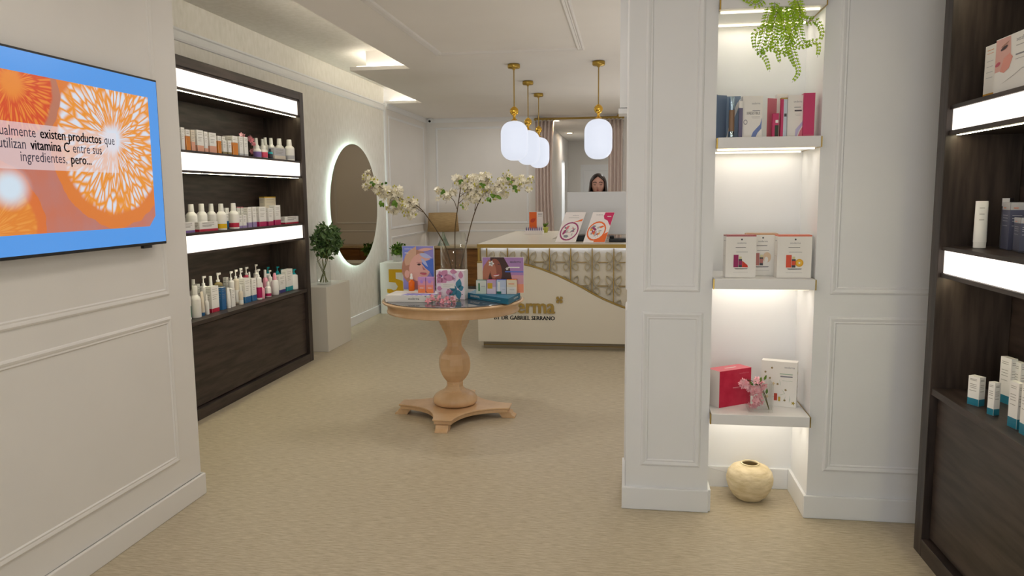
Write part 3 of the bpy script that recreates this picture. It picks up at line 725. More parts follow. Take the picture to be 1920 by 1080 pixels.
# ================================================================== SECURITY CAMERA
p = on(807, 228, 1, 11.7)
t = thing('security_camera', 'small white camera with dark lens in the far corner', 'camera', p)
MB().lathe([(.03, .05), (.045, .03), (.045, 0), (.0001, -.03)], p, WHITE, 18).build('dome', t); MB().lathe([(.018, 0), (.018, -.02)], p+Vector((0, -.04, .0)), BLACK, 14, ax=1).build('lens', t)
MB().lathe([(.045, 2.6345), (.045, 2.6)], (p.x, p.y, 0), WHITE, 16).build('mount', t) if p.z < 2.58 else None

# ================================================================== PLINTH + PLANT VASE
PL = on(618, 660, 2, 0); px_, py_ = -2.85, 6.84
t = MB().box((-3.13, 6.84, 0), (-2.85, 7.46, .633), mat('warm_white_plinth', (.86, .84, .79), .5)).build('plinth', bevel=.003, loc=(-2.99, 7.15, 0))
tag(t, 'plain white plinth standing below the round mirror', 'plinth')
vx, vy = -2.97, 7.08
t = thing('glass_vase', 'straight clear glass vase with crossing stems on white plinth', 'vase', (vx, vy, .634))
def glass_cyl(name, parent, c, r, h, z0, th=.004, base=.015, n=40):
    MB().lathe([(r*.98, z0), (r, z0+.004), (r, z0+h), (r-th, z0+h), (r-th, z0+base), (.0001, z0+base)], c, GLASS, n).build(name, parent)
glass_cyl('glass', t, (vx, vy, 0), .07, .235, .634)
t2 = thing('eucalyptus_bunch', 'bushy green leafy bunch standing in the clear plinth vase', 'plant', (vx, vy, .65))
m = MB(); random.seed(3)
cent = []
for k in range(9):
    a = 2*PI*k/9; b0 = Vector((vx+.04*math.cos(a), vy+.04*math.sin(a), .655)); top = Vector((vx-.045*math.cos(a)+random.uniform(-.02, .02), vy-.045*math.sin(a), .88))
    end = Vector((vx+random.uniform(-.08, .12), vy+random.uniform(-.16, .22), random.uniform(1.05, 1.28)))
    m.tube([b0, (b0+top)/2+Vector((random.uniform(-.01, .01), 0, 0)), top, (top+end)/2+Vector((0, .02, .02)), end], .0035, GSTEM, 6, .002); cent.append((top, end))
m.build('stems', t2)
m = MB()
def leaf(m, p, d, n_, L_, W, mt):
    d = d.normalized(); s_ = d.cross(n_)
    s_ = s_.normalized() if s_.length > 1e-4 else Vector((1, 0, 0)); u = s_.cross(d)
    m.add([p, p+d*L_*.35+s_*W+u*W*.25, p+d*L_*.75+s_*W*.7+u*W*.1, p+d*L_-u*W*.3, p+d*L_*.75-s_*W*.7+u*W*.1, p+d*L_*.35-s_*W+u*W*.25, p+d*L_*.5], [(0, 1, 6), (1, 2, 6), (2, 3, 6), (3, 4, 6), (4, 5, 6), (5, 0, 6)], mt)
def rnd(): return Vector((random.gauss(0, 1), random.gauss(0, 1), random.gauss(0, 1))).normalized()
for k in range(620):
    zc = Vector((vx+.02, vy+.06, 1.06)); q = rnd(); rr = random.random()**.4
    p = zc + Vector((q.x*.13*rr, q.y*.26*rr, q.z*.17*rr))
    if p.x < -3.09: p.x = -3.09+random.random()*.05
    if p.x > -2.868 and p.y < 6.53: p.y = 6.6
    dd = rnd(); dd.x = abs(dd.x) if p.x < -3.06 else dd.x; leaf(m, p, dd, rnd(), .045+.02*random.random(), .017, LEAFD)
m.build('leaves', t2)

# ================================================================== WHITE BLOCK WITH 5
t = thing('number_block', 'low white display block with large yellow 5 against far wall', 'display block', (-2.82, 9.35, 0))
xa = -3.105; xb = on(800, 560, 1, 9.2).x
MB().box((xa, 9.2, 0), (xb, 9.6, .655), mat('block_white', (.94, .95, .92), .5)).build('block', t, .004)
m = MB(); cv = Canvas(m, (0, 9.1985, 0), X1, Z1); a, b = on(725, 503, 1, 9.2), on(760, 552, 1, 9.2)
for k in range(9): cv.text('5', a.x+k*.006, b.z+.006, (a.z-b.z)*.97, mat('yellow_paint', (.88, .70, .05), .5), 1+k*.1, 'L', width=(b.x-a.x)*.80)
m.build('digit', t)
# ================================================================== WOODEN SIDE CABINET, LAMP, FERN
SY = 11.33
xa = on(811, 463, 1, SY).x; xb = -1.62; ztop = on(850, 462, 1, SY).z
t = thing('side_cabinet', 'warm brown wooden side cabinet by the far wall', 'cabinet', ((xa+xb)/2, 11.5, 0))
MB().box((xa, SY, ztop-.03), (xb, 11.77, ztop), mat('pale_top', (.72, .64, .5), .4)).build('top', t, .003)
MB().box((xa+.02, SY+.04, .10), (xb-.02, 11.76, ztop-.031), BROWNW).build('body', t, .003)
nd_ = 3; dw = (xb-xa-.07)/nd_
for k in range(nd_):
    x0 = xa+.035+dw*k; dd = MB().box((x0+.003, SY+.022, .13), (x0+dw-.003, SY+.039, ztop-.05), BROWNW).build('door', t, .002)
    MB().lathe([(.01, SY+.010), (.01, SY+.021)], (x0+dw-.04, 0, ztop*.6), BRASS, 10, ax=1).build('knob', dd)
for x in (xa+.05, xb-.05):
    for y in (SY+.08, 11.70): MB().lathe([(.012, 0), (.02, .099)], (x, y, 0), BROWNW, 10).build('leg', t)
LY = 11.52
a, b, c_, d_ = on(804, 399, 1, LY), on(857, 398, 1, LY), on(802, 434, 1, LY), on(861, 434, 1, LY)
lx = (a.x+b.x)/2; zt0 = ztop+.001
t = thing('table_lamp', 'table lamp with oblong linen shade on the brown side cabinet', 'lamp', (lx, LY, zt0))
rt_, rb_ = (b.x-a.x)/2, (d_.x-c_.x)/2
MB().lathe([(rb_, c_.z), (rt_, a.z)], (lx, LY, 0), LINEN, 40, caps=False, sy=.62).build('lamp_shade', t).modifiers.new('s', 'SOLIDIFY').thickness = .003
MB().lathe([(.10, zt0), (.09, zt0+.012), (.05, zt0+.10), (.018, zt0+.18), (.014, c_.z+.03)], (lx, LY, 0), mat('green_tinted_glass', (.62, .75, .68), .1, 0, trans=.6), 24).build('base', t)
MB().lathe([(.006, c_.z+.03), (.006, a.z-.02)], (lx, LY, 0), BRASS, 8).build('stem', t)
l = bpy.data.lights.new('table_lamp_bulb', 'POINT'); l.energy = 1.2; l.color = WARM; l.shadow_soft_size = .04; lo = bpy.data.objects.new('table_lamp_bulb', l); C.objects.link(lo); lo.location = (lx, LY, (a.z+c_.z)/2)
fx = on(745, 480, 1, 9.45)
t = thing('potted_fern', 'bushy green fern standing on the white number block', 'plant', (fx.x, 9.45, .656))
MB().lathe([(.05, .656), (.07, .74), (.065, .74), (.05, .67)], (fx.x, 9.45, 0), mat('white_pot', (.85, .85, .82), .4), 20).build('pot', t)
m = MB()
for k in range(260):
    q = rnd(); p = Vector((fx.x+.02, 9.45, .80)) + Vector((q.x*.10, q.y*.10, q.z*.08))*random.random()**.4
    p.z = max(p.z, .72); p.x = max(p.x, -3.08); d = rnd(); d.x = abs(d.x) if p.x < -3.04 else d.x; leaf(m, p, d, rnd(), .05, .012, LEAF)
m.build('leaves', t)

# ================================================================== PEDESTAL TABLE
TXc, TYc = -1.155, 4.935
TOP = .815
t = thing('pedestal_table', 'round pale wooden pedestal table with dark glass top', 'table', (TXc, TYc, 0))
c = (TXc, TYc, 0)
MB().lathe([(.43, .726), (.444, .729), (.446, .736), (.440, .740), (.442, .782), (.448, .786), (.462, .788), (.474, .793), (.478, .800), (.474, .806), (.466, .808)], c, PINE, 96).build('table_top', t)
MB().lathe([(.458, .8085), (.461, .810), (.461, .813), (.458, TOP)], c, TGLASS, 96).build('glass_top', t)
m = MB(); prof = [(.118, .725), (.118, .70), (.112, .67), (.108, .652), (.104, .640), (.096, .632), (.092, .615), (.077, .590), (.062, .560), (.053, .530), (.050, .510), (.053, .485), (.062, .472), (.066, .467), (.070, .460), (.092, .435), (.106, .405), (.112, .365), (.109, .325), (.096, .290), (.078, .262), (.062, .245), (.056, .237), (.060, .231), (.057, .223), (.058, .205), (.070, .186), (.09, .17)]
m.lathe(list(reversed(prof)), c, PINE, 8, smooth=False, rot=PI/8+.35); m.build('pedestal', t, .002)
MB().lathe([(.120, .078), (.143, .088), (.152, .105), (.150, .125), (.135, .148), (.105, .166), (.075, .176), (.06, .18)], c, PINE, 64).build('collar', t)
def star(R, w_, dip, n=12):
    P = []
    for k in range(4):
        a = k*PI/2
        def pt(x, y): return (TXc + x*math.cos(a) - y*math.sin(a), TYc + x*math.sin(a) + y*math.cos(a))
        P += [pt(R, -w_), pt(R, w_)]
        # concave arc to next arm
        p0 = Vector((R, w_)); p1 = Vector((w_, R)); cc = Vector((dip, dip))
        for i in range(1, n):
            s_ = i/n; q = p0*(1-s_)**2 + cc*2*s_*(1-s_) + p1*s_*s_
            P.append(pt(q.x, q.y))
    return P
MB().prism(star(.375, .058, .09), .042, .066, PINE).build('base_plate', t, .004)
MB().prism(star(.385, .064, .095), .0665, .077, PINE).build('base_moulding', t, .004)
for k in range(4):
    a = k*PI/2; R_ = Matrix.Translation((TXc, TYc, 0)) @ Matrix.Rotation(a, 4, 'Z')
    m = MB(); A = [(.30, .041), (.388, .041), (.392, .035), (.398, .022), (.418, .010), (.420, 0), (.33, 0), (.32, .02)]
    FM = R_ @ Matrix(((1, 0, 0, 0), (0, 0, -1, 0), (0, 1, 0, 0), (0, 0, 0, 1)))
    m.prism(A, -.042, .042, PINE, M=FM); m.build('foot', t, .002)

# ---------------- printed box helper
def rbox(m, c, w_, d, h, ang, mts):
    M = Matrix.Translation(c) @ Matrix.Rotation(ang, 4, 'Z'); m.box((-w_/2, -d/2, 0), (w_/2, d/2, h), mts, M=M); return M
def face(m, M, w_, d, h, side='front'):
    R_ = M.to_3x3()
    if side == 'front': return Canvas(m, M @ Vector((-w_/2, -d/2, 0)), R_ @ X1, Z1)
    if side == 'right': return Canvas(m, M @ Vector((w_/2, -d/2, 0)), R_ @ Y1, Z1)
    if side == 'left': return Canvas(m, M @ Vector((-w_/2, d/2, 0)), R_ @ -Y1, Z1)
    return Canvas(m, M @ Vector((-w_/2, -d/2, h)), R_ @ X1, R_ @ Y1)
CW = mat('carton_white', (.93, .92, .90), .4); SKIN1 = mat('printed_skin', (.90, .70, .66), .4); SKIN1D = mat('printed_skin_shadow', (.72, .48, .50), .4); LIPS = mat('printed_lips', (.78, .32, .42), .4)
LILAC = mat('printed_lilac', (.58, .56, .84), .4); BLUEP = mat('printed_blue', (.30, .45, .82), .4); HAIR1 = mat('printed_hair', (.72, .52, .44), .4); DK = mat('printed_dark', (.25, .16, .18), .4)
# left display
t = thing('poster_display', 'display stand with upright portrait poster in lilac and blue', 'display stand', (-1.45, 5.1, TOP+.001))
zb0 = TOP+.001
fl, fr_ = on(723, 566, 2, zb0), on(803, 567, 2, zb0)
ang1 = math.atan2(fr_.y-fl.y, fr_.x-fl.x); wd = (fr_-fl).length+.03; dp = .235
bh = .043
cc = fl + Vector((math.cos(ang1)*wd/2 - math.sin(ang1)*dp/2, math.sin(ang1)*wd/2+math.cos(ang1)*dp/2, 0))
m = MB(); M_ = rbox(m, cc, wd, dp, bh, ang1, CW); cv = face(m, M_, wd, dp, bh); cv.text('sesderma', wd*.60, .016, .016, DGR, 1, 'C', width=.075)
tp = face(m, M_, wd, dp, bh, 'top')
for k in range(7): tp.poly([(.10+k*.03, .01), (.12+k*.03, .01), (.15+k*.03, .10), (.12+k*.03, .10)], BLUEP if k % 2 else LILAC)
m.build('base', t, 0)
yp = on(792, 545, 2, zb0+bh).y+.045
a, b = on(754, 461, 1, yp), on(813, 461, 1, yp); zb1 = zb0+bh
m = MB(); PW, PH = b.x-a.x, a.z-zb1; m.box((a.x, yp, zb1), (b.x, yp+.006, a.z), CW); cv = Canvas(m, (a.x, yp, zb1), X1, Z1)
cv.rect(.002, .002, PW-.002, PH-.002, LILAC, 1); cv.poly([(0.002, PH*.55), (PW*.4, PH*.75), (PW*.5, PH-.002), (.002, PH-.002)], mat('printed_periwinkle', (.50, .55, .88), .4), 2)
cv.ell(PW*.42, PH*.52, PW*.44, PH*.40, HAIR1, 3, rot=-.3); cv.petal(PW*.1, PH*.55, PW*.7, PW*.16, 1.05, mat('printed_hair_light', (.84, .68, .58), .4), 3.2); cv.ell(PW*.56, PH*.52, PW*.34, PH*.33, SKIN1, 4, rot=-.35)
cv.poly([(PW*.18, .002), (PW*.28, PH*.30), (PW*.62, PH*.26), (PW*.72, .002)], SKIN1D, 3.5)
cv.ell(PW*.14, PH*.36, PW*.08, PH*.09, SKIN1, 5)
cv.poly([(PW*.60, PH*.62), (PW*.98, PH*.72), (PW*.98, PH*.25), (PW*.86, PH*.42), (PW*.72, PH*.50)], BLUEP, 5); cv.petal(PW*.55, PH*.82, PW*.42, PW*.07, -.3, mat('printed_pale_blue', (.72, .75, .92), .4), 6); cv.petal(PW*.6, PH*.72, PW*.34, PW*.05, -.9, mat('printed_pale_blue', (.72, .75, .92), .4), 6.3); cv.petal(PW*.5, PH*.9, PW*.5, PW*.05, .1, SKIN1, 6.6)
cv.ell(PW*.53, PH*.58, PW*.055, PH*.022, DK, 7); cv.ell(PW*.53, PH*.62, PW*.09, PH*.008, SKIN1D, 7); cv.poly([(PW*.62, PH*.55), (PW*.70, PH*.49), (PW*.74, PH*.455), (PW*.66, PH*.455)], SKIN1D, 7)
cv.ell(PW*.66, PH*.375, PW*.11, PH*.028, LIPS, 7, rot=-.1); cv.ell(PW*.66, PH*.39, PW*.10, PH*.01, SKIN1D, 8)
cv.text('sesderma', PW*.08, PH*.92, .012, CW, 8, 'L', width=PW*.25); cv.rect(PW*.08, PH*.83, PW*.2, PH*.85, CW, 8)
m.build('poster', t)
# dropper bottle
ORG = mat('orange_glass', (.90, .42, .06), .15)
yb3 = on(772, 545, 2, zb1).y; yb4 = on(792, 549, 2, zb1).y; q = on(772, 545, 1, yb3)
t = thing('dropper_bottle', 'small orange glass dropper bottle before the lilac portrait', 'bottle', (q.x, q.y, zb1))
MB().lathe([(.018, 0), (.021, .004), (.021, .058), (.017, .066), (.009, .070), (.009, .078)], (q.x, q.y, zb1), ORG, 24).build('body', t)
MB().lathe([(.0105, .0785), (.0105, .094), (.007, .096), (.007, .112), (.003, .118)], (q.x, q.y, zb1), CW, 16).build('dropper_cap', t)
def gradbox(name, label, u0, u1, v0, v1, y, z0, cols, group=None, cat='carton'):
    a, b = on(u0, v1, 1, y), on(u1, v1, 1, y); zt_ = on((u0+u1)/2, v0, 1, y).z; w_ = b.x-a.x; h_ = zt_-z0
    m = MB(); m.box((a.x, y, z0), (b.x, y+w_*.8, zt_), cols[0]); cv = Canvas(m, (a.x, y, z0), X1, Z1); n = len(cols)
    for i, cmt in enumerate(cols): cv.rect(.0005, h_*(1-(i+1)/n)+.0003, w_-.0005, h_*(1-i/n), cmt, 1)
    return m, cv, w_, h_, a
for i, (u0, u1, nm) in enumerate(((784, 798, 'nearer the orange dropper bottle'), (799, 813, 'nearer the pink floral box'))):
    m, cv, w_, h_, a = gradbox('c', '', u0, u1, 520, 549, yb4, zb1, [mat('lilac_fade', (.80, .60, .80), .4), mat('pink_fade', (.88, .60, .66), .4), mat('salmon_fade', (.92, .55, .48), .4), mat('orange_fade', (.93, .52, .30), .4)])
    cv.ell(w_/2, h_*.72, w_*.22, w_*.22, mat('lilac_dot', (.72, .55, .85), .4), 3); cv.rect(w_*.25, h_*.3, w_*.75, h_*.33, CW, 3)
    tag(m.build('carton', loc=(a.x, yb4, zb1)), 'lilac to orange carton ' + nm, 'carton', 'lilac orange cartons on the display base')
# floral box
a, b = on(819, 561, 2, zb0), on(872, 564, 2, zb0); y0_ = on(845, 561, 2, zb0).y
a, b = on(819, 560, 1, y0_+.02), on(872, 562, 1, y0_); ang = -.10
w_ = (b.x-a.x)*1.0; zt_ = on(845, 507, 1, y0_).z; h_ = zt_-zb0; d_ = .075
m = MB(); M_ = rbox(m, ((a.x+b.x)/2+.004, y0_+d_/2, zb0), w_, d_, h_, ang, [CW, CW, CW, CW, CW, CW]); cv = face(m, M_, w_, d_, h_)
PKA = mat('floral_pink', (.82, .56, .70), .4); TLA = mat('floral_teal', (.26, .53, .64), .4); LILC = mat('floral_lilac', (.85, .76, .88), .4)
cv.rect(.001, .001, w_-.001, h_-.001, mat('floral_ground', (.93, .88, .92), .4), 1)
for a_ in (0, 1, 4, 5): cv.petal(w_*.22+.006*math.cos(a_*1.047-.15), h_*.78+.006*math.sin(a_*1.047-.15), w_*(.44 if a_ == 0 else .26), w_*.115, a_*1.047-.15, PKA, 2)
for a_ in (2, 3): cv.petal(w_*.20, h_*.80, w_*.19, w_*.09, a_*1.047, PKA, 2)
cv.ell(w_*.20, h_*.80, .006, .006, mat('floral_violet', (.45, .40, .66), .4), 3)
for a_, l_ in ((0.35, .2), (1.35, .34), (2.9, .34), (3.75, .36), (4.85, .34)): cv.petal(w_*.76+.005*math.cos(a_), h_*.36+.005*math.sin(a_), w_*l_, w_*.105, a_, TLA, 2)
cv.petal(w_*.88, h_*.72, w_*.26, w_*.085, 1.62, PKA, 2); cv.petal(w_*.50, h_*.97, w_*.26, w_*.08, -.1, PKA, 2); cv.petal(w_*.66, h_*.62, w_*.3, w_*.075, 1.75, LILC, 2); cv.petal(w_*.34, h_*.22, w_*.26, w_*.10, .2, PKA, 2)
cv.petal(w_*.04, h_*.08, w_*.22, w_*.09, .9, PKA, 2); cv.petal(w_*.5, h_*.04, w_*.2, w_*.07, 2.6, LILC, 2); cv.petal(w_*.03, h_*.35, w_*.2, w_*.08, .2, PKA, 2)
cv.rect(w_*.18, h_*.38, w_*.66, h_*.56, CW, 3); cv.rect(w_*.25, h_*.49, w_*.6, h_*.505, LGR, 4); cv.rect(w_*.25, h_*.43, w_*.5, h_*.44, LGR, 4)
for x, u in ((.1, .62), (.55, .1), (.42, .33), (.92, .18)): cv.ell(w_*x, h_*u, .004, .003, DGR, 4)
o = m.build('gift_box', loc=((a.x+b.x)/2, y0_+d_/2, zb0)); tag(o, 'white gift box with pink and teal petals printed, beside glass vase', 'box')
# right display (teal base)
TEAL = mat('teal_print', (.07, .40, .52), .4); TEAL2 = mat('teal_print_light', (.10, .48, .60), .4)
cor = on(953, 571, 2, zb0); lf = on(877, 559, 2, zb0); rg = on(981, 556, 2, zb0)
hb = .036
vl = (lf-cor); vr = (rg-cor); L1 = .30; vl = vl.normalized()*vl.length; vr = vr.normalized()*min(vr.length, .30)
t = thing('teal_display', 'display stand with teal base and smiling woman poster', 'display stand', tuple(cor+(vl+vr)/2))
m = MB(); A = [cor, cor+vr, cor+vr+vl, cor+vl]; B = [p+Z1*hb for p in A]
m.add(A+B, [(3, 2, 1, 0), (4, 5, 6, 7), (1, 2, 6, 5), (2, 3, 7, 6), (3, 0, 4, 7), (0, 1, 5, 4)], TEAL)
cv = Canvas(m, cor+vl, (-vl).normalized(), Z1); cv.text('SESDERMAL', .03, .013, .013, CW, 1, 'L', width=vl.length*.24); cv.rect(vl.length*.38, .015, vl.length*.82, .019, mat('pale_teal', (.45, .68, .74), .4), 1)
cv = Canvas(m, cor, vr.normalized(), Z1); cv.text('sesderma', vr.length*.45, .014, .013, CW, 1, 'L', width=vr.length*.35)
m.build('base', t)
zq = zb0+hb; YC = on(930, 551, 2, zq).y; yq = YC+.055; a, b = on(904, 482, 1, yq), on(982, 482, 1, yq); zq = zb0+hb
m = MB(); PW, PH = b.x-a.x, a.z-zq; m.box((a.x, yq, zq), (b.x, yq+.006, a.z), CW); cv = Canvas(m, (a.x, yq, zq), X1, Z1)
cv.rect(.002, PH*.5, PW-.002, PH-.002, mat('poster_lilac', (.66, .50, .72), .4), 1); cv.rect(.002, .002, PW-.002, PH*.5, mat('poster_rose', (.80, .60, .66), .4), 1); cv.rect(PW*.5, .002, PW-.002, PH*.25, mat('poster_peach', (.90, .58, .45), .4), 1.5)
BH = mat('poster_brown_hair', (.24, .11, .08), .4); BS = mat('poster_brown_skin', (.56, .30, .22), .4); BSL = mat('poster_brown_skin_light', (.70, .44, .34), .4)
cv.poly([(PW*.14, PH*.30), (PW*.20, PH*.995), (PW*.52, PH*.995), (PW*.66, PH*.70), (PW*.74, PH*.22), (PW*.72, PH*.05), (PW*.2, PH*.05)], BH, 2)
cv.ell(PW*.33, PH*.62, PW*.145, PH*.34, BS, 3, rot=.12); cv.ell(PW*.27, PH*.62, PW*.07, PH*.22, BSL, 3.5, rot=.1); cv.poly([(PW*.24, PH*.34), (PW*.42, PH*.34), (PW*.55, .003), (PW*.25, .003)], BS, 2.5)
cv.ell(PW*.40, PH*.80, PW*.03, PH*.012, DK, 4); cv.ell(PW*.34, PH*.50, PW*.07, PH*.035, CW, 5, rot=.15, a0=PI, a1=2*PI); cv.ell(PW*.34, PH*.505, PW*.075, PH*.01, LIPS, 5.5, rot=.15)
cv.poly([(.002, .002), (PW*.10, PH*.25), (PW*.20, PH*.62), (PW*.26, PH*.86), (PW*.16, PH*.94), (PW*.04, PH*.75), (.002, PH*.6)], BSL, 4)
for a_ in range(5): cv.petal(PW*.22, PH*.82, PW*.075, PW*.026, a_*1.256, CW, 6); cv.petal(PW*.60, PH*.68, PW*.04, PW*.016, a_*1.256+.4, CW, 6)
cv.rect(PW*.55, PH*.58, PW-.003, PH*.61, BLUEP, 3); cv.text('sesderma', PW*.93, PH*.84, .016, DGR, 3, 'R', width=PW*.26); cv.rect(PW*.62, PH*.70, PW*.90, PH*.73, CW, 3)
m.build('poster', t)
for i, (u0, u1, cols, top, nm) in enumerate((
    (893, 912, ((.84, .86, .82), (.80, .85, .80)), (.35, .52, .45), 'pale green carton at the vase end of the teal base'),
    (913, 930, ((.78, .66, .78), (.86, .80, .86)), (.72, .35, .50), 'mauve carton with yellow patch on the teal base'),
    (931, 949, ((.74, .78, .86), (.80, .82, .88)), (.35, .42, .75), 'pale blue carton with white bottle print on teal base'),
    (950, 968, ((.90, .84, .72), (.90, .88, .84)), (.93, .55, .2), 'cream carton with orange top on the teal base'))):
    m, cv, w_, h_, a = gradbox('c', '', u0, u1, 525+(i == 0), 551, YC, zq, [mat('carton_a%d' % i, cols[0], .4), mat('carton_b%d' % i, cols[1], .4)])
    m.box((a.x, YC, zq+h_-.003), (a.x+w_, YC+w_*.8, zq+h_+.001), mat('carton_top%d' % i, top, .4))
    if i == 0: cv.rect(w_*.2, h_*.2, w_*.38, h_*.8, mat('green_patch', (.30, .52, .36), .4), 3); cv.rect(w_*.5, h_*.55, w_*.9, h_*.58, GRY, 3)
    if i == 1: cv.rect(w_*.08, h_*.38, w_*.62, h_*.78, mat('yellow_patch', (.82, .66, .12), .4), 3)
    if i == 2: cv.rect(w_*.15, h_*.12, w_*.38, h_*.85, CW, 3); cv.rect(w_*.02, h_*.02, w_*.5, h_*.18, mat('green_jar_print', (.02, .42, .38), .4), 4); cv.rect(w_*.6, h_*.3, w_*.9, h_*.32, GRY, 3)
    if i == 3: cv.rect(w_*.2, h_*.7, w_*.8, h_*.74, ORA, 3); cv.rect(w_*.3, h_*.3, w_*.8, h_*.32, GRY, 3)
    tag(m.build('carton', loc=(a.x, YC, zq)), nm, 'carton', 'cartons on the teal display')
# glass cylinder vase + blossom branches
VX, VY = on(851, 500, 1, 5.08).x, 5.08
t = thing('glass_vase', 'tall thick clear cylinder vase on the round wooden table', 'vase', (VX, VY, TOP+.001))
VH = on(851, 436, 1, VY).z-TOP
MB().lathe([(.088, 0), (.092, .005), (.092, VH), (.087, VH), (.087, .022), (.0001, .022)], (VX, VY, TOP+.001), GLASS, 56).build('glass', t)
def flower(m, p, n_, r, mt, k=5, cmt=None, cup=.35):
    n_ = n_.normalized(); a = n_.cross(Vector((.3, .5, .8))).normalized(); b = n_.cross(a); r0 = random.random()*6
    for i in range(k):
        t_ = r0 + i*2*PI/k; d = a*math.cos(t_)+b*math.sin(t_); s_ = b*math.cos(t_)-a*math.sin(t_)
        m.add([p, p+d*r*.5+s_*r*.34+n_*r*cup*.5, p+d*r*.95+s_*r*.22+n_*r*cup*.8, p+d*r*1.02+n_*r*cup*.7, p+d*r*.95-s_*r*.22+n_*r*cup*.8, p+d*r*.5-s_*r*.34+n_*r*cup*.5, p+d*r*.55+n_*r*cup*.2],
              [(0, 1, 6), (1, 2, 6), (2, 3, 6), (3, 4, 6), (4, 5, 6), (5, 0, 6)], mt, True)
    if cmt: m.lathe([(.0001, -r*.12), (r*.14, 0), (.0001, r*.16)], p+n_*r*.12, cmt, 6, caps=False)
def crom(P, n=6):
    P = [Vector(p) for p in P]; Q = [P[0]*2-P[1]] + P + [P[-1]*2-P[-2]]; out = []
    for j in range(1, len(Q)-2):
        for i in range(n):
            s_ = i/n; a, b, c_, d_ = Q[j-1:j+3]
            out.append(.5*(2*b+(c_-a)*s_+(2*a-5*b+4*c_-d_)*s_*s_+(3*b-a-3*c_+d_)*s_**3))
    out.append(P[-1]); return out
def pxy(u, v, y): return on(u, v, 1, y-.12)
def branch(label, stem, twigs, cl, leaves, seed):
    """stem/twigs in picture-derived metres, cl: list of (u,v,y,radius,count)"""
    random.seed(seed)
    b0 = pxy(*stem[0]); t = thing('blossom_branch', label, 'branch', (b0.x, b0.y, b0.z), 'cream blossom branches in the tall vase')
    m = MB(); m.tube(crom([pxy(*s_) for s_ in stem]), .0042, STEM, 8, .0026)
    for tw in twigs: m.tube(crom([pxy(*s_) for s_ in tw], 4), .0024, STEM, 6, .0012)
    m.build('stem', t)
    m = MB(); b = MB(); lf_ = MB()
    for (u, v, y, r, n_) in cl:
        c0 = pxy(u, v, y)
        for i in range(n_):
            d = rnd(); p = c0 + d*r*random.random()**.45
            flower(m, p, (d*.8+rnd()*.7), .016+.007*random.random(), PETAL, 5, BUD if random.random() < .55 else None, .3)
            if random.random() < .22:
                q = c0 + rnd()*r*1.15; m.lathe([(.0001, -.006), (.005, 0), (.004, .006), (.0001, .01)], q, BUD, 6, caps=False)
            if random.random() < .10:
                q = c0 + rnd()*r; m.tube([q, q+rnd()*.02, q+rnd()*.03], .001, STEM, 4)
    for (u, v, y, s_) in leaves:
        for k in range(3): leaf(lf_, pxy(u, v, y)+rnd()*.01-Y1*.04, Vector((random.uniform(-1, 1), -.3, random.uniform(-1, .3))), Vector((random.uniform(-.4, .4), -1, .2)), .034*s_, .011*s_, LEAF)
    m.build('blossoms', t); lf_.build('leaves', t)
branch('long blossom branch reaching out towards the round mirror', [(854, 548, 5.22), (846, 500, 5.19), (832, 455, 5.14), (800, 405, 5.1), (779, 384, 5.08), (750, 372, 5.08), (715, 352, 5.07), (690, 330, 5.06)],
       [[(793, 398, 5.1), (782, 391, 5.09), (774, 389, 5.08), (768, 397, 5.08)]],
       [(768, 385, 5.08, .055, 55), (742, 385, 5.08, .06, 60), (745, 362, 5.08, .045, 35), (722, 360, 5.07, .05, 40), (705, 350, 5.07, .045, 34), (695, 340, 5.06, .035, 20), (686, 348, 5.06, .024, 10), (684, 334, 5.06, .018, 5), (690, 325, 5.06, .015, 3), (768, 400, 5.08, .04, 22)],
       [(746, 376, 5.04, 1.3), (722, 377, 5.04, 1.1), (703, 343, 5.04, .9), (722, 343, 5.04, .7)], 11)
branch('upright blossom branch in the middle of the vase', [(855, 548, 5.2), (854, 500, 5.2), (853, 440, 5.2), (856, 405, 5.2), (861, 370, 5.2), (864, 345, 5.2), (862, 335, 5.2)],
       [[(857, 392, 5.2), (850, 375, 5.19), (836, 365, 5.18), (826, 360, 5.18)], [(859, 382, 5.2), (869, 372, 5.21), (867, 360, 5.22)], [(861, 370, 5.2), (880, 355, 5.2), (893, 345, 5.2)]],
       [(836, 366, 5.18, .035, 22), (822, 358, 5.18, .022, 9), (820, 372, 5.17, .012, 3), (868, 345, 5.2, .05, 34), (856, 338, 5.2, .03, 14), (850, 362, 5.2, .03, 12), (885, 350, 5.2, .055, 42), (890, 335, 5.2, .045, 26), (872, 385, 5.19, .025, 8), (880, 368, 5.2, .05, 34)],
       [(834, 357, 5.15, 1.0), (867, 338, 5.15, .8), (867, 385, 5.15, .6), (907, 346, 5.15, .9)], 12)
branch('blossom branch leaning out over the reception counter', [(858, 548, 5.18), (864, 500, 5.2), (875, 455, 5.22), (885, 415, 5.24), (897, 381, 5.25), (912, 360, 5.26), (930, 350, 5.27), (955, 340, 5.28), (985, 340, 5.28)],
       [[(890, 395, 5.24), (892, 380, 5.24), (895, 365, 5.24)], [(925, 352, 5.27), (930, 348, 5.27), (934, 347, 5.27)]],
       [(897, 366, 5.25, .055, 40), (912, 352, 5.26, .045, 28), (907, 335, 5.26, .04, 20), (915, 330, 5.26, .025, 9), (930, 360, 5.27, .05, 32), (940, 345, 5.27, .04, 22), (955, 334, 5.28, .045, 34), (968, 345, 5.28, .045, 32), (980, 338, 5.28, .04, 24), (994, 336, 5.28, .024, 9), (992, 356, 5.28, .02, 7), (945, 362, 5.27, .035, 14)],
       [(920, 370, 5.2, 1.3), (932, 368, 5.2, 1.1), (970, 352, 5.2, 1.1), (960, 337, 5.2, .8)], 13)
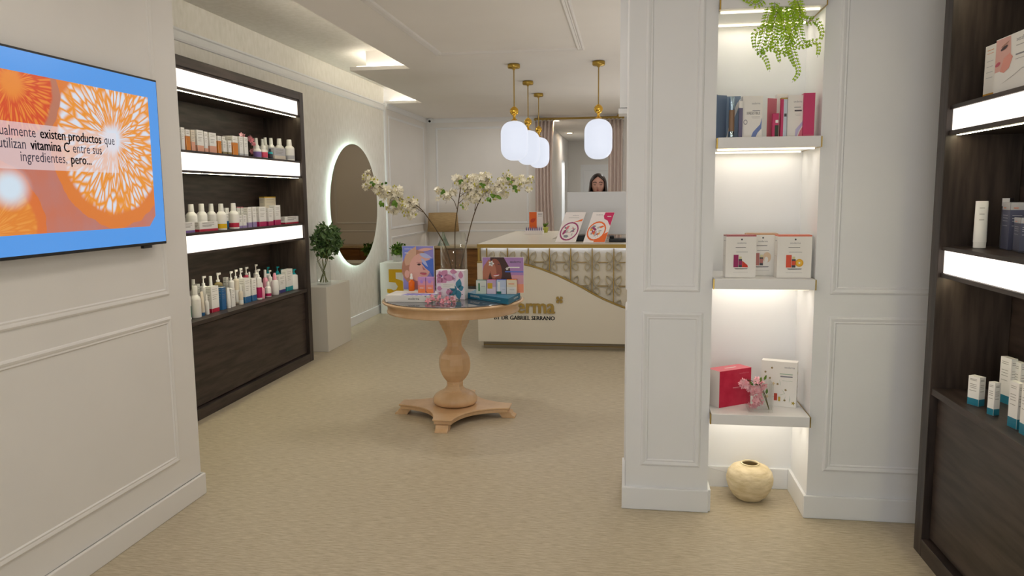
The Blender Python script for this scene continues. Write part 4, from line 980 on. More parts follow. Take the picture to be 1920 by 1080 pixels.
# roses lying on the glass top
random.seed(5)
p0 = on(826, 566, 2, TOP); RY = on(826, 569, 2, TOP).y
t = thing('rose_spray', 'spray of small pink roses lying on the glass table top', 'flowers', (p0.x, p0.y, TOP))
m = MB(); g = MB()
for i, (u, v, r) in enumerate(((803, 563, .022), (812, 560, .016), (820, 563, .018), (831, 564, .022), (838, 559, .018), (849, 559, .020), (824, 556, .016), (810, 554, .014), (852, 566, .014), (842, 566, .014))):
    c0 = on(u, v, 1, RY+(i % 3)*.02); c0.z = max(c0.z, TOP+r*.75)
    for k, (rr, cu) in enumerate(((1, .25), (.8, .7), (.55, 1.2), (.3, 1.8))):
        flower(m, c0-Z1*r*.2+Vector((0, -.002*k, 0)), Vector((random.uniform(-.5, .5), -1, .6)), r*rr, PINKP, 5, None, cu)
m.build('rose_heads', t)
for i in range(14):
    q = on(797+i*4.2, 553+random.uniform(-4, 6), 1, RY+.03); q.z = max(q.z, TOP+.008); leaf(g, q, Vector((random.uniform(-1, 1), random.uniform(-1, .2), random.uniform(-.2, .6))), Z1, .022, .007, LEAFD)
g.tube([on(797, 563, 1, RY), on(825, 565, 1, RY), on(864, 565, 1, RY)], .0018, GSTEM, 6)
g.build('leaves', t)

# ================================================================== NICHE SHELVES
SH = mat('shelf_white', (.90, .90, .90), .4)
def niche_shelf(z1, z0, label, led=True, y0=3.478):
    t = thing('wall_shelf', label, 'shelf', (.61, 3.66, z0), 'thick white shelves in the niche')
    MB().box((.395, y0, z0+.001), (.829, 3.853, z1), SH).build('board', t, .002)
    MB().box((.3895, y0+.003, z0), (.3945, 3.512, z1-.002), GOLD).build('gold_edge', t)
    MB().box((.8295, y0+.003, z0), (.8345, 3.85, z1-.002), GOLD).build('gold_edge', t)
    for y in (3.53, 3.80):
        MB().box((.40, y, z0-.006), (.815, y+.012, z0), LED).build('light_strip', t)
    kk = 1.0 if z1 > 1.5 else 1.3
    area('niche_strip_lamp', (.61, 3.60, z0-.012), (0, 0, 0), .38, .03, .33*kk, (1, .90, .76)); area('niche_strip_lamp', (.61, 3.79, z0-.012), (0, 0, 0), .38, .03, .27*kk, (1, .90, .76))
niche_shelf(2.335, 2.287, 'highest niche shelf, with fern hanging over it')
niche_shelf(1.742, 1.694, 'niche shelf carrying the blue and the pink gift sets')
niche_shelf(1.115, 1.067, 'niche shelf carrying three white boxes')
niche_shelf(.488, .438, 'lowest niche shelf, with the red box on it')
N1, N2, N3 = 1.743, 1.116, .489
# ---- shelf N1: gift sets
BL = mat('slate_blue_card', (.42, .50, .62), .45); BL2 = mat('slate_blue_card_light', (.52, .60, .70), .45); PKC = mat('rose_card', (.86, .48, .55), .45); MGC = mat('magenta_card', (.78, .22, .42), .45)
YN = 3.52
def nx(u, v=220, y=YN): return on(u, v, 1, y).x
def nz_(v, u=1430, y=YN): return on(u, v, 1, y).z
t = thing('gift_set', 'open slate blue gift box with silver tube and small bottle', 'gift set', (nx(1370), 3.6, N1))
x0, x1, x2 = nx(1343, 220), nx(1371, 220, 3.66), nx(1384, 220, 3.66); zt_ = nz_(178, 1370, 3.60)
m = MB(); m.add([(x0, 3.52, N1), (nx(1362, 220, 3.62), 3.62, N1), (nx(1362, 220, 3.62), 3.62, zt_), (x0, 3.52, zt_-.008)], [(0, 1, 2, 3)], BL)
m.box((nx(1362, 220, 3.62), 3.62, N1), (nx(1388, 220, 3.62), 3.68, zt_-.004), BL2); m.box((x0, 3.525, N1), (x0+.004, 3.68, zt_-.006), BL); m.box((x0+.004, 3.676, N1), (nx(1362, 220, 3.62), 3.68, zt_-.008), BL)
cv = Canvas(m, (nx(1362, 220, 3.62), 3.62, N1), X1, Z1); cv.poly([(0, 0), (.018, 0), (.03, .08), (.055, .15), (.06, .18), (.045, .16), (.02, .10)], CW, 1)
m.build('box', t)
q = Vector((nx(1372, 220, 3.57), 3.57, N1))
MB().lathe([(.012, 0), (.013, .003), (.013, .03), (.0125, .031)], q, mat('silver_cap', (.75, .82, .85), .15, 1), 20).build('cap', t)
m = MB(); m.lathe([(.0125, .0315), (.0125, .125)], q, mat('tan_label', (.58, .46, .36), .4), 20); m.lathe([(.0125, .1255), (.0125, .175), (.009, .184)], q, mat('silver_tube', (.72, .82, .90), .2, .8), 20); m.build('tube', t)
q = Vector((nx(1388, 240, 3.56), 3.56, N1)); zt2 = nz_(190, 1388, 3.56)
m = MB(); m.box((q.x-.008, q.y-.008, N1), (q.x+.008, q.y+.008, zt2-.03), mat('slate_violet', (.40, .38, .50), .4)); m.box((q.x-.008, q.y-.008, zt2-.03), (q.x+.008, q.y+.008, zt2), [CW, BLACK, CW, DGR, CW, CW]); m.build('small_carton', t)
def flatbox(name, label, cat, group, u0, u1, vt, y, z0, d, mts, design, ang=0):
    a, b = on(u0, 200, 1, y).x, on(u1, 200, 1, y).x; a = on(u0, proj((a, y, z0))[1], 1, y).x; b = on(u1, proj((b, y, z0))[1], 1, y).x
    h_ = on((u0+u1)/2, vt, 1, y).z - z0; w_ = (b-a)/math.cos(ang); m = MB(); M_ = rbox(m, ((a+b)/2 - math.sin(ang)*d/2*0, y+d/2, z0), w_, d, h_, ang, mts)
    design(m, M_, w_, d, h_)
    o = m.build(name, loc=((a+b)/2, y+d/2, z0)); return tag(o, label, cat, group)
def d_irr(m, M_, w_, d, h):
    cv = face(m, M_, w_, d, h); cv.text('sesderma', w_*.88, h*.80, .009, GRY, 1, 'R', width=w_*.42); cv.text('RETIAGE', w_*.88, h*.64, .008, GRY, 1, 'R', width=w_*.34) if 0 else cv.rect(w_*.5, h*.64, w_*.88, h*.655, GRY, 1)
    cv.text('IRRESISTIBLE', w_*.88, h*.56, .012, DGR, 1, 'R', width=w_*.66); cv.rect(w_*.45, h*.50, w_*.88, h*.508, LGR); cv.rect(w_*.5, h*.47, w_*.88, h*.478, LGR)
    cv.ell(w_*.16, h*.38, w_*.10, w_*.13, GRY, 1); cv.ell(w_*.16, h*.38, w_*.07, w_*.09, CW, 2)
    cv.poly([(w_*.45, .001), (w_*.68, .001), (w_*.78, h*.12), (w_*.97, h*.22), (w_*.985, h*.48), (w_*.9, h*.32), (w_*.55, h*.14)], BLUEP if 0 else mat('swoosh_blue', (.42, .50, .72), .4), 1)
flatbox('gift_carton', 'white carton with blue swoosh leaning out of the slate gift set', 'carton', None, 1391, 1428, 180, 3.56, N1, .05, CW, d_irr)
t = thing('gift_set', 'open pink gift box with magenta jar and bottle', 'gift set', (nx(1455), 3.6, N1))
zt_ = nz_(182, 1450, 3.58)
m = MB(); a, b = nx(1438, 230, 3.57), nx(1457, 230, 3.62); m.add([(a, 3.57, N1), (b, 3.64, N1), (b, 3.64, zt_), (a, 3.57, zt_-.005)], [(0, 1, 2, 3)], PKC); m.box((b, 3.64, N1), (nx(1476, 230, 3.64), 3.70, zt_+.02), CW); m.build('box', t)
q = Vector((nx(1453, 240, 3.555), 3.555, N1)); hj = nz_(213, 1453, 3.555)-N1
m = MB(); m.box((q.x-.013, q.y-.013, N1), (q.x+.013, q.y+.013, N1+hj), MGC); cv = Canvas(m, (q.x-.013, q.y-.013, N1), X1, Z1); cv.rect(.010, .004, .025, hj*.5, mat('dark_green_print', (.16, .24, .16), .4)); cv.rect(.012, hj*.6, .024, hj*.72, CW); m.build('small_carton', t)
q = Vector((nx(1468, 240, 3.555), 3.555, N1)); hj = nz_(184, 1468, 3.555)-N1
m = MB(); m.box((q.x-.013, q.y-.013, N1), (q.x-.002, q.y+.013, N1+hj), MGC); m.box((q.x-.002, q.y-.013, N1), (q.x+.013, q.y+.013, N1+hj), mat('pale_blue_card', (.78, .82, .87), .4)); m.box((q.x-.014, q.y-.014, N1+hj-.006), (q.x+.014, q.y+.014, N1+hj), GOLDP); cv = Canvas(m, (q.x-.002, q.y-.013, N1), X1, Z1); cv.rect(.003, hj*.52, .013, hj*.6, DGR); m.build('tall_carton', t)
def d_bos(m, M_, w_, d, h):
    cv = face(m, M_, w_, d, h); cv.text('sesderma', w_*.86, h*.82, .009, GRY, 1, 'R', width=w_*.5); cv.rect(w_*.4, h*.70, w_*.8, h*.715, GRY); cv.rect(w_*.42, h*.61, w_*.86, h*.645, DGR, 1); cv.rect(w_*.45, h*.54, w_*.8, h*.548, LGR); cv.rect(w_*.5, h*.51, w_*.8, h*.518, LGR)
    cv.poly([(w_*.5, .001), (w_*.6, .001), (w_*.7, h*.14), (w_*.99, h*.32), (w_*.99, h*.52), (w_*.9, h*.36), (w_*.52, h*.18)], mat('swoosh_lilac', (.74, .72, .86), .4)); cv.poly([(w_*.66, .001), (w_*.99, .001), (w_*.99, h*.28), (w_*.78, h*.14)], PKC, 1)
o = flatbox('gift_carton', 'white carton with magenta side and lilac swoosh', 'carton', None, 1475, 1506, 178, 3.55, N1, .06, CW, d_bos)
m = MB(); xa_, xb_ = nx(1506, 230, 3.535), nx(1527, 230, 3.535); zt_ = nz_(174, 1516, 3.535)
m.box((xa_, 3.535, N1), (xb_, 3.60, zt_), MGC); cv = Canvas(m, (xa_, 3.535, N1), X1, Z1); cv.rect(.001, .006, xb_-xa_-.001, .008, PKC)
tag(m.build('magenta_carton', bevel=.001, loc=((xa_+xb_)/2, 3.55, N1)), 'upright plain magenta carton at the niche side wall', 'carton')
# ---- shelf N2
def d_ser(tc, a_, b_):
    def f(m, M_, w_, d, h):
        cv = face(m, M_, w_, d, h); tp = face(m, M_, w_, d, h, 'top'); tp.rect(.0005, .0005, w_-.0005, d-.0005, tc); cv.rect(.0005, h-.0055, w_-.0005, h-.0005, tc)
        lf2 = face(m, M_, w_, d, h, 'left'); lf2.rect(.0005, h-.005, d-.0005, h-.0005, tc); lf2.rect(d*.2, h*.86, d*.8, h*.87, GRY); lf2.rect(d*.2, h*.5, d*.8, h*.505, LGR)
        x = w_*.52; cv.ell(x, h*.90, .004, .004, DGR); cv.text('sesderma', x, h*.80, .008, GRY, 1, 'C', width=w_*.30); cv.text('SESKAVEL', x-.004, h*.70, .008, DGR, 1, 'C', width=w_*.36) if 0 else cv.rect(x-w_*.2, h*.71, x+w_*.14, h*.722, DGR); cv.rect(x-w_*.18, h*.60, x+w_*.2, h*.608, GRY)
        cv.rect(x-w_*.24, h*.22, x+w_*.22, h*.245, CW, 2); cv.poly([(x-w_*.24, h*.22), (x+w_*.22, h*.22), (x+w_*.18, h*.205), (x-w_*.18, h*.2)], DGR, 2)
        cv.rect(x-w_*.26, h*.245, x-w_*.10, h*.54, a_, 2); cv.rect(x-w_*.09, h*.245, x+w_*.02, h*.44, DGR if a_ is not ORA else DGR, 2); cv.rect(x-w_*.075, h*.44, x+w_*.005, h*.50, mat('pale_yellow', (.85, .82, .62), .4), 2)
        cv.rect(x-w_*.09, h*.30, x+w_*.02, h*.40, a_, 3)
        if b_ == 'orange': cv.ell(x+w_*.13, h*.355, w_*.12, w_*.12, mat('orange_slice', (.90, .66, .10), .4), 3); cv.ell(x+w_*.13, h*.355, w_*.085, w_*.085, mat('orange_flesh', (.93, .74, .25), .4), 4); cv.ell(x+w_*.13, h*.355, w_*.03, w_*.03, CW, 5)
        elif b_ == 'red': cv.poly([(x+w_*.02, h*.245), (x+w_*.03, h*.40), (x+w_*.2, h*.30), (x+w_*.22, h*.245)], mat('red_fruit', (.80, .20, .12), .4), 3)
        else: cv.ell(x+w_*.14, h*.44, w_*.13, w_*.17, mat('tan_fade', (.88, .78, .66), .4), 1.5); cv.ell(x+w_*.12, h*.38, w_*.06, w_*.1, CW, 1.8)
        cv.rect(x-w_*.26, h*.12, x+w_*.22, h*.125, LGR)
    return f
flatbox('product_box', 'white box with tan lid edge, middle one of three', 'box', 'white boxes in a row in the niche', 1398, 1457, 438, 3.62, N2, .06, CW, d_ser(mat('tan_edge', (.78, .56, .34), .4), mat('pink_bottle', (.72, .45, .42), .4), 'tan'))
flatbox('product_box', 'white box with deep red lid edge and berry print', 'box', 'white boxes in a row in the niche', 1359, 1416, 441, 3.53, N2, .07, CW, d_ser(mat('crimson_edge', (.66, .18, .25), .4), mat('plum_bottle', (.60, .10, .36), .4), 'red'), .04)
flatbox('product_box', 'white box with orange lid edge and orange slice print', 'box', 'white boxes in a row in the niche', 1456, 1520, 441, 3.53, N2, .07, CW, d_ser(mat('coral_edge', (.90, .38, .22), .4), mat('coral_bottle', (.86, .32, .20), .4), 'orange'))
# ---- shelf N3
RED = noisy('crimson_card', (.76, .12, .26), (.82, .20, .32), nscale=18, rough=.4)
p0 = on(1343, 765, 2, N3); p1 = on(1402, 755, 2, N3); 
wv = (p1-p0); wl = wv.length; ang = math.atan2(wv.y, wv.x); dd_ = .085; cc = p0 + Vector((math.cos(ang)*wl/2-math.sin(ang)*dd_/2, math.sin(ang)*wl/2+math.cos(ang)*dd_/2, 0))
# keep the box clear of the niche side
cc.x += .012; hh = on(1345, 697, 1, p0.y).z-N3
m = MB(); M_ = rbox(m, cc, wl, dd_, hh, ang, [CW, mat('crimson_lid', (.86, .42, .48), .4), RED, RED, RED, mat('box_white_side', (.92, .88, .86), .4)]); cv = face(m, M_, wl, dd_, hh)
cv.text('sesderma', wl*.92, hh*.86, .008, PKC, 1, 'R', width=wl*.3); cv.rect(wl*.42, hh*.49, wl*.72, hh*.51, mat('pale_pink_print', (.93, .66, .70), .4)); cv.rect(wl*.48, hh*.46, wl*.64, hh*.466, PKC)
tp = face(m, M_, wl, dd_, hh, 'top'); tp.rect(wl*.35, dd_*.45, wl*.7, dd_*.55, CW)
tag(m.build('red_box', loc=cc), 'crimson box with white side standing on the lowest shelf', 'box')
p0 = on(1431, 763, 1, 3.62); wl = on(1500, 768, 1, 3.56).x - p0.x; ang = -.30; wl = wl/math.cos(ang); hh = on(1500, 685, 1, 3.57).z - N3; dd_ = .05
cc = Vector((p0.x + math.cos(ang)*wl/2 - math.sin(ang)*dd_/2-.006, 3.665, N3))
m = MB(); M_ = rbox(m, cc, wl, dd_, hh, ang, CW); cv = face(m, M_, wl, dd_, hh)
cv.text('sesderma', wl*.93, hh*.86, .010, GRY, 1, 'R', width=wl*.28); cv.rect(wl*.52, hh*.72, wl*.88, hh*.74, mat('sage_print', (.66, .74, .66), .4)); cv.rect(wl*.54, hh*.66, wl*.88, hh*.69, GRY); cv.rect(wl*.6, hh*.58, wl*.88, hh*.586, mat('sage_print', (.66, .74, .66), .4))
random.seed(9)
for x, u, k_ in ((.30, .85, 0), (.25, .62, 0), (.47, .50, 0), (.70, .38, 0), (.68, .15, 0), (.35, .50, 1), (.92, .1, 2), (.18, .2, 1), (.12, .75, 0)):
    mt_ = (mat('tan_bee', (.62, .54, .36), .4), mat('daisy', (.88, .80, .62), .4), mat('moss', (.66, .58, .16), .4))[k_]
    for a_ in range(5): cv.petal(wl*x, hh*u, .010 if k_ else .006, .0022, a_*1.256, mt_, 2)
for k_ in range(7):
    x, u = random.uniform(.2, .9)*wl, random.uniform(.1, .5)*hh; cv.petal(x, u, .03, .0008, random.uniform(0, 3), mat('sage_print', (.66, .74, .66), .4), 1)
cv.rect(wl*.38, hh*.13, wl*.47, hh*.29, mat('rust_bottle', (.74, .27, .18), .4), 3); cv.rect(wl*.39, hh*.29, wl*.46, hh*.33, CW, 3); cv.rect(wl*.50, hh*.12, wl*.56, hh*.22, mat('amber_bottle', (.78, .66, .25), .4), 3); cv.rect(wl*.51, hh*.22, wl*.55, hh*.27, CW, 3)
rt2 = face(m, M_, wl, dd_, hh, 'right')
for k_ in range(5): rt2.petal(dd_*.5, hh*(.15+.16*k_), .02, .006, 1.2+k_, mat('moss', (.66, .58, .16), .4), 1)
tag(m.build('botanical_box', loc=cc), 'white box printed with small bees and bottles', 'box')
q = on(1427, 774, 2, N3); gx, gy = q.x, q.y+.058
t = thing('square_vase', 'square clear glass vase on the lowest niche shelf', 'vase', (gx, gy, N3))
m = MB(); r0 = .054
prof = [(r0*1.38, 0), (r0*1.414, .003), (r0*1.414, .135), (r0*1.414-.008, .135), (r0*1.414-.008, .010), (.0001, .010)]
m.lathe(prof, (gx, gy, N3), GLASS, 4, smooth=False, rot=PI/4); m.build('glass', t)
random.seed(21)
t = thing('cherry_blossom_sprig', 'pink cherry blossom sprig in the square glass vase', 'flowers', (gx, gy, N3+.02))
m = MB(); g = MB()
def nlx(u, v): return on(u, v, 1, gy-.01)
g.tube(crom([nlx(1442, 768), nlx(1435, 742), nlx(1425, 722), nlx(1412, 715), nlx(1396, 712)]), .002, STEM, 6); g.tube(crom([nlx(1442, 768), nlx(1432, 740), nlx(1424, 720)]), .002, GSTEM, 6)
for (u, v, r, n_) in ((1393, 716, .013, 6), (1399, 722, .018, 11), (1408, 730, .022, 16), (1418, 738, .018, 11), (1420, 716, .016, 10), (1427, 728, .017, 11), (1422, 752, .022, 16), (1412, 757, .016, 9), (1391, 720, .008, 3), (1430, 720, .012, 5)):
    for k_ in range(n_):
        d = rnd(); p = nlx(u, v)+d*r*random.random()**.4; p.y = min(max(p.y, gy-.035), gy+.03); flower(m, p, d+Vector((0, -.8, .1)), .012+.004*random.random(), PINKP, 5, mat('rose_centre', (.85, .25, .35), .5) if random.random() < .4 else None, .4)
for (u, v, dx) in ((1424, 716, .2), (1432, 712, .35), (1412, 722, -.9), (1436, 738, .1), (1420, 722, -.6)): leaf(g, nlx(u, v)-Y1*.01, Vector((dx, -.1, 1)), -Y1, .028, .006, LEAF)
m.build('blossoms', t); g.build('stem', t)
# ---- clay vase on the floor
q = on(1410, 948, 2, 0); hz = on(1411, 868, 1, q.y+.09).z; rw = 42.5*depth((q.x, q.y+.09, .15))/F
CLAY = noisy('beige_clay', (.80, .73, .57), (.90, .84, .71), scale=(1, 1, 3), nscale=14, rough=.75, bump=.5)
vprof = [(.0, 0), (.45, 0), (.55, .02), (.72, .12), (.90, .30), (.99, .48), (1.0, .60), (.94, .76), (.78, .88), (.55, .945), (.46, .955), (.40, .975), (.40, 1.0), (.34, 1.0), (.33, .97), (.36, .94), (.6, .85), (.8, .6), (.7, .3), (.0, .05)]
pr2 = []
for j in range(len(vprof)-1):
    for i in range(4): s_ = i/4; pr2.append((max(.0001, rw*(vprof[j][0]*(1-s_)+vprof[j+1][0]*s_)), hz*(vprof[j][1]*(1-s_)+vprof[j+1][1]*s_)))
o = MB().lathe(pr2, (q.x, q.y+.09, .001), CLAY, 48, caps=False).build('clay_vase', loc=(q.x, q.y+.09, 0)); tag(o, 'rounded beige clay vase on the floor of the niche', 'vase')
# ---- hanging fern
random.seed(4)
fc = Vector((.66, 3.62, 2.336))
t = thing('hanging_fern', 'light green fern hanging down over the top niche shelf', 'plant', fc)
MB().lathe([(.05, 0), (.075, .13), (.07, .13), (.05, .03)], fc, mat('grey_pot', (.6, .6, .6), .5), 24).build('pot', t)
def frond(px_pts, W, dens=1.0, curl=1, y=3.47, col=FERN):
    P = [fc+Vector((0, -.04, .13))] + [on(u, v, 1, y+dy) for u, v, dy in px_pts]
    Q = crom(P, 12); L0 = sum((Q[i+1]-Q[i]).length for i in range(len(Q)-1))
    m = MB(); m.tube(Q, .0011, GSTEM, 5, .0005); acc = 0; step = .0135; nxt = L0*.30
    for i in range(len(Q)-1):
        seg = Q[i+1]-Q[i]; d = seg.normalized()
        while nxt < acc+seg.length and nxt < L0*.985:
            p = Q[i] + d*(nxt-acc); f_ = (nxt-L0*.3)/(L0*.7); L_ = W*(.25+.75*math.sin(PI*min(1, .10+f_*.9))**.8)*(1-.5*f_)
            s_ = d.cross(Vector((0, -1, .15))).normalized()
            for sg in (-1, 1):
                dv = (s_*sg + d*.5 + rnd()*.15).normalized(); e_ = p+dv*L_
                leaf(m, p, dv, Vector((0, -1, 0)), L_, .0030, col)
                n_ = max(2, int(L_/.0085))
                for k in range(1, n_+1):
                    g_ = k/(n_+.5); pp = p+dv*L_*g_; l2 = .0085*(1.15-g_*.7)
                    for s2 in (-1, 1):
                        leaf(m, pp, (d*s2*.9+dv*.6), Vector((0, -1, 0)), l2, l2*.30, col)
            nxt += step
        acc += seg.length
    m.build('frond', t)
for f_ in ([(1440, 30, 0), (1430, 75, 0), (1424, 95, .01), (1436, 112, .0), (1443, 135, 0)],
           [(1470, 40, 0), (1480, 80, -.02), (1490, 110, -.02), (1497, 135, -.02), (1485, 155, -.02)],
           [(1455, 30, .05), (1452, 70, .05), (1458, 100, .04), (1462, 118, .04)],
           [(1500, 30, 0), (1530, 40, 0), (1541, 60, 0), (1537, 78, 0)],
           [(1490, 30, .03), (1505, 80, .0), (1530, 78, 0), (1535, 90, 0), (1532, 108, 0)],
           [(1460, 15, .02), (1440, 50, .02), (1415, 62, .02), (1414, 92, .03)],
           [(1475, 25, .08), (1465, 60, .08), (1450, 82, .08), (1430, 97, .08), (1417, 100, .08)],
           [(1480, 20, .04), (1487, 60, .04), (1478, 90, .03), (1490, 125, .03)],
           [(1500, 20, -.02), (1480, 70, -.02), (1500, 88, -.02), (1524, 82, -.02)],
           [(1452, 10, .0), (1462, 28, 0), (1468, 45, 0)], [(1490, 8, .0), (1500, 22, 0), (1508, 36, 0)], [(1425, 5, .0), (1405, 2, 0), (1388, -4, 0)],
           [(1470, 60, .1), (1470, 90, .1), (1480, 98, .1), (1470, 105, .1)], [(1450, 50, -.01), (1440, 85, -.01), (1455, 95, -.01), (1475, 100, -.01)]):
    frond(f_, .034)

# ================================================================== PRODUCTS ON THE OAK SHELVES
PCOL = dict(w=(.97, .965, .95), c=(.90, .86, .79), o=(.86, .52, .12), p=(.90, .66, .56), k=(.86, .30, .42), r=(.74, .13, .26), m=(.72, .08, .36), v=(.50, .40, .66), b=(.14, .40, .62), t=(.05, .62, .66), y=(.86, .70, .05),
            g=(.12, .42, .30), n=(.26, .26, .52), l=(.62, .55, .74), e=(.58, .52, .34), s=(.76, .76, .78), q=(.95, .66, .74), d=(.20, .20, .24), z=(.32, .33, .42), f=(.15, .50, .60), a=(.60, .60, .24), h=(.84, .88, .88), i=(.93, .78, .70))
def pc(k): return mat('product_' + k, PCOL[k], .38)
LINEM = mat('small_print', (.62, .60, .58), .5)
ORD = 'first second third fourth fifth sixth seventh eighth ninth tenth eleventh twelfth thirteenth fourteenth fifteenth sixteenth seventeenth eighteenth nineteenth twentieth'.split()
def product(kind, u0, u1, vt, vb, x, cols, z):
    um = (u0+u1)/2
    if vb is not None:
        q = on(um, vb, 2, z); q.x = min(-2.905, max(-2.955, q.x)) if q.x < 0 else max(1.262, q.x)
        q.y = yat(um, q.x, z)
    else: q = Vector((x, yat(um, x, z), z))
    if q.x < 0: q.y = min(q.y, 6.408-(u1-u0)*.5*depth(q)/F*1.25)
    D = depth(q); w_ = (u1-u0)*D/F*(1 if kind in ('carton', 'flat') else 1.22); h_ = on(um, vt, 1, q.y).z - z; r = w_/2
    body, band, cap = pc(cols[0]), pc(cols[1]), pc(cols[2])
    nm = {'carton': 'carton', 'bottle': 'capped_bottle', 'pump': 'pump_bottle', 'tube': 'cream_tube', 'mist': 'spray_bottle', 'jar': 'jar', 'flat': 'carton'}[kind]
    z += .0008; q.z = z
    if kind in ('carton', 'flat'):
        fa, fb = yat(u0, q.x, z), yat(u1, q.x, z); L_ = (fb-fa)*.86; fb = min(fb, 6.408) if q.x < 0 else fb; dd_ = min(.05, max(.028, L_*.6)); sgn = -1 if q.x < 0 else 1
        y0 = fb - L_; m = MB(); x1 = q.x; x0 = q.x + sgn*dd_
        if sgn < 0: x0 = max(x0, -3.195)
        m.box((x0, y0, z), (x1, fb-.001, z+h_), body)
        for (O, X, Lx) in (((x1, y0, z), Y1, fb-.001-y0),) + ((((x0, y0, z), X1, abs(dd_)),) if sgn < 0 else ()):
            cv = Canvas(m, O, X, Z1); fr_ = {'carton': .20, 'flat': .28}[kind]
            if len(cols) > 3: fr_ = float(cols[3:])/100
            if cols[1] != cols[0]: cv.rect(.0004, .0004, Lx-.0004, h_*fr_, band)
            if cols[2] != cols[0]: cv.rect(.0004, h_*.965, Lx-.0004, h_-.0003, cap)
            for f_ in (.88, .80, .66, .58, .5): cv.rect(Lx*.15, h_*f_, Lx*(.8 if f_ > .6 else .65), h_*f_+.0025, LINEM)
        o = m.build(nm, loc=((x0+x1)/2, (y0+fb)/2, z)); return o, (x1, (y0+fb)/2, z)
    c = (q.x, q.y, z)
    e = bpy.data.objects.new(nm, None); C.objects.link(e); e.location = c; e.empty_display_size = .03
    n = 20
    if kind == 'bottle':
        hs = h_*.66; m = MB(); m.lathe([(r*.94, 0), (r, .003)], c, body, n); m.lathe([(r, .003), (r, hs*.86)], c, body, n, caps=False); m.lathe([(r, hs*.86), (r*.97, hs*.91), (r*.86, hs*.97), (r*.66, hs*1.03), (r*.52, hs*1.07)], c, body, n)
        if cols[1] != cols[0]: m.lathe([(r*1.01, hs*.10), (r*1.01, hs*.36)], c, band, n, caps=False)
        for f_ in (.5, .58, .66, .74): m.lathe([(r*1.012, hs*f_), (r*1.012, hs*f_+.002)], c, LINEM, 8, caps=False) if 0 else None
        m.build('body', e); m = MB(); m.lathe([(r*.53, hs*1.071), (r*.46, h_*.985)], c, cap, n, caps=False); m.lathe([(r*.46, h_*.985), (r*.42, h_)], c, cap, n); m.build('cap', e)
    elif kind == 'pump':
        hs = h_*.74; m = MB(); m.lathe([(r*.92, 0), (r, .003)], c, body, n); m.lathe([(r, .003), (r, hs*.93)], c, body, n, caps=False); m.lathe([(r, hs*.93), (r*.86, hs*.975), (r*.44, hs), (r*.42, hs*1.01)], c, body, n)
        if cols[1] != cols[0]: m.lathe([(r*1.01, hs*.08), (r*1.01, hs*.55)], c, band, n, caps=False)
        m.build('body', e)
        m = MB(); m.lathe([(r*.44, hs*1.011), (r*.44, hs*1.09), (r*.2, hs*1.10), (r*.16, h_*.93)], c, cap, 14); m.lathe([(r*.30, h_*.93), (r*.30, h_)], c, cap, 12)
        m.box((c[0]-.004, c[1], z+h_*.94), (c[0]+.004, c[1]+r*1.25, z+h_*.995), cap); m.build('pump', e)
    elif kind == 'tube':
        m = MB(); P = []; k = 16; hc = h_*.13
        for j in range(7):
            s_ = j/6
            for i in range(k): a = 2*PI*i/k; P.append((c[0]+r*math.cos(a)*(1-.85*s_**1.5), c[1]+r*math.sin(a)*(1+.05*s_), z+hc+.001+(h_-hc)*s_))
        m.add(P, [(j*k+i, j*k+(i+1) % k, (j+1)*k+(i+1) % k, (j+1)*k+i) for j in range(6) for i in range(k)], body, True); m.add(P[-k:], [tuple(range(k))], body); m.build('body', e)
        MB().lathe([(r*.86, 0), (r*.88, hc)], c, cap, n).build('cap', e)
    elif kind == 'mist':
        hs = h_*.66; m = MB(); m.lathe([(r*.94, 0), (r, .003), (r, hs*.92), (r*.75, hs), (r*.5, hs*1.04)], c, body, n)
        if cols[1] != cols[0]: m.lathe([(r*1.01, hs*.06), (r*1.01, hs*.7)], c, band, n, caps=False)
        m.build('body', e); MB().lathe([(r*.5, hs*1.041), (r*.46, h_*.9), (r*.3, h_)], c, cap, n).build('cap', e)
    elif kind == 'jar':
        hs = h_*.78; m = MB(); m.lathe([(r*.94, 0), (r, .003), (r, hs)], c, body, n)
        if cols[1] != cols[0]: m.lathe([(r*1.01, hs*.15), (r*1.01, hs*.72)], c, band, n, caps=False)
        m.build('body', e); MB().lathe([(r*.97, hs+.0005), (r*.97, h_*.97), (r*.9, h_)], c, cap, n).build('lid', e)
    return e, c
CATN = {'carton': 'carton', 'flat': 'carton', 'bottle': 'bottle', 'pump': 'pump bottle', 'tube': 'tube', 'mist': 'spray bottle', 'jar': 'jar'}
def stock(items, z, area_, group, end='mirror end'):
    made = []
    for it in items:
        kind, u0, u1, vt, vb, x, cols, desc = it
        o, c = product(kind, u0, u1, vt, vb, x, cols, z); made.append((kind, desc, o, (u0+u1)/2))
    for cat in set(CATN[k] for k, *_ in made):
        L_ = sorted([q for q in made if CATN[q[0]] == cat], key=lambda q: -q[3])
        for i, (k, desc, o, u) in enumerate(L_):
            if len(L_) == 1: lab = '%s, the only %s on the %s' % (desc, cat, area_)
            else: lab = '%s, %s %s from the %s, %s' % (desc, ORD[i], cat, end, area_)
            tag(o, lab, cat, group)
XF, XM, XB = -2.92, -3.02, -3.10
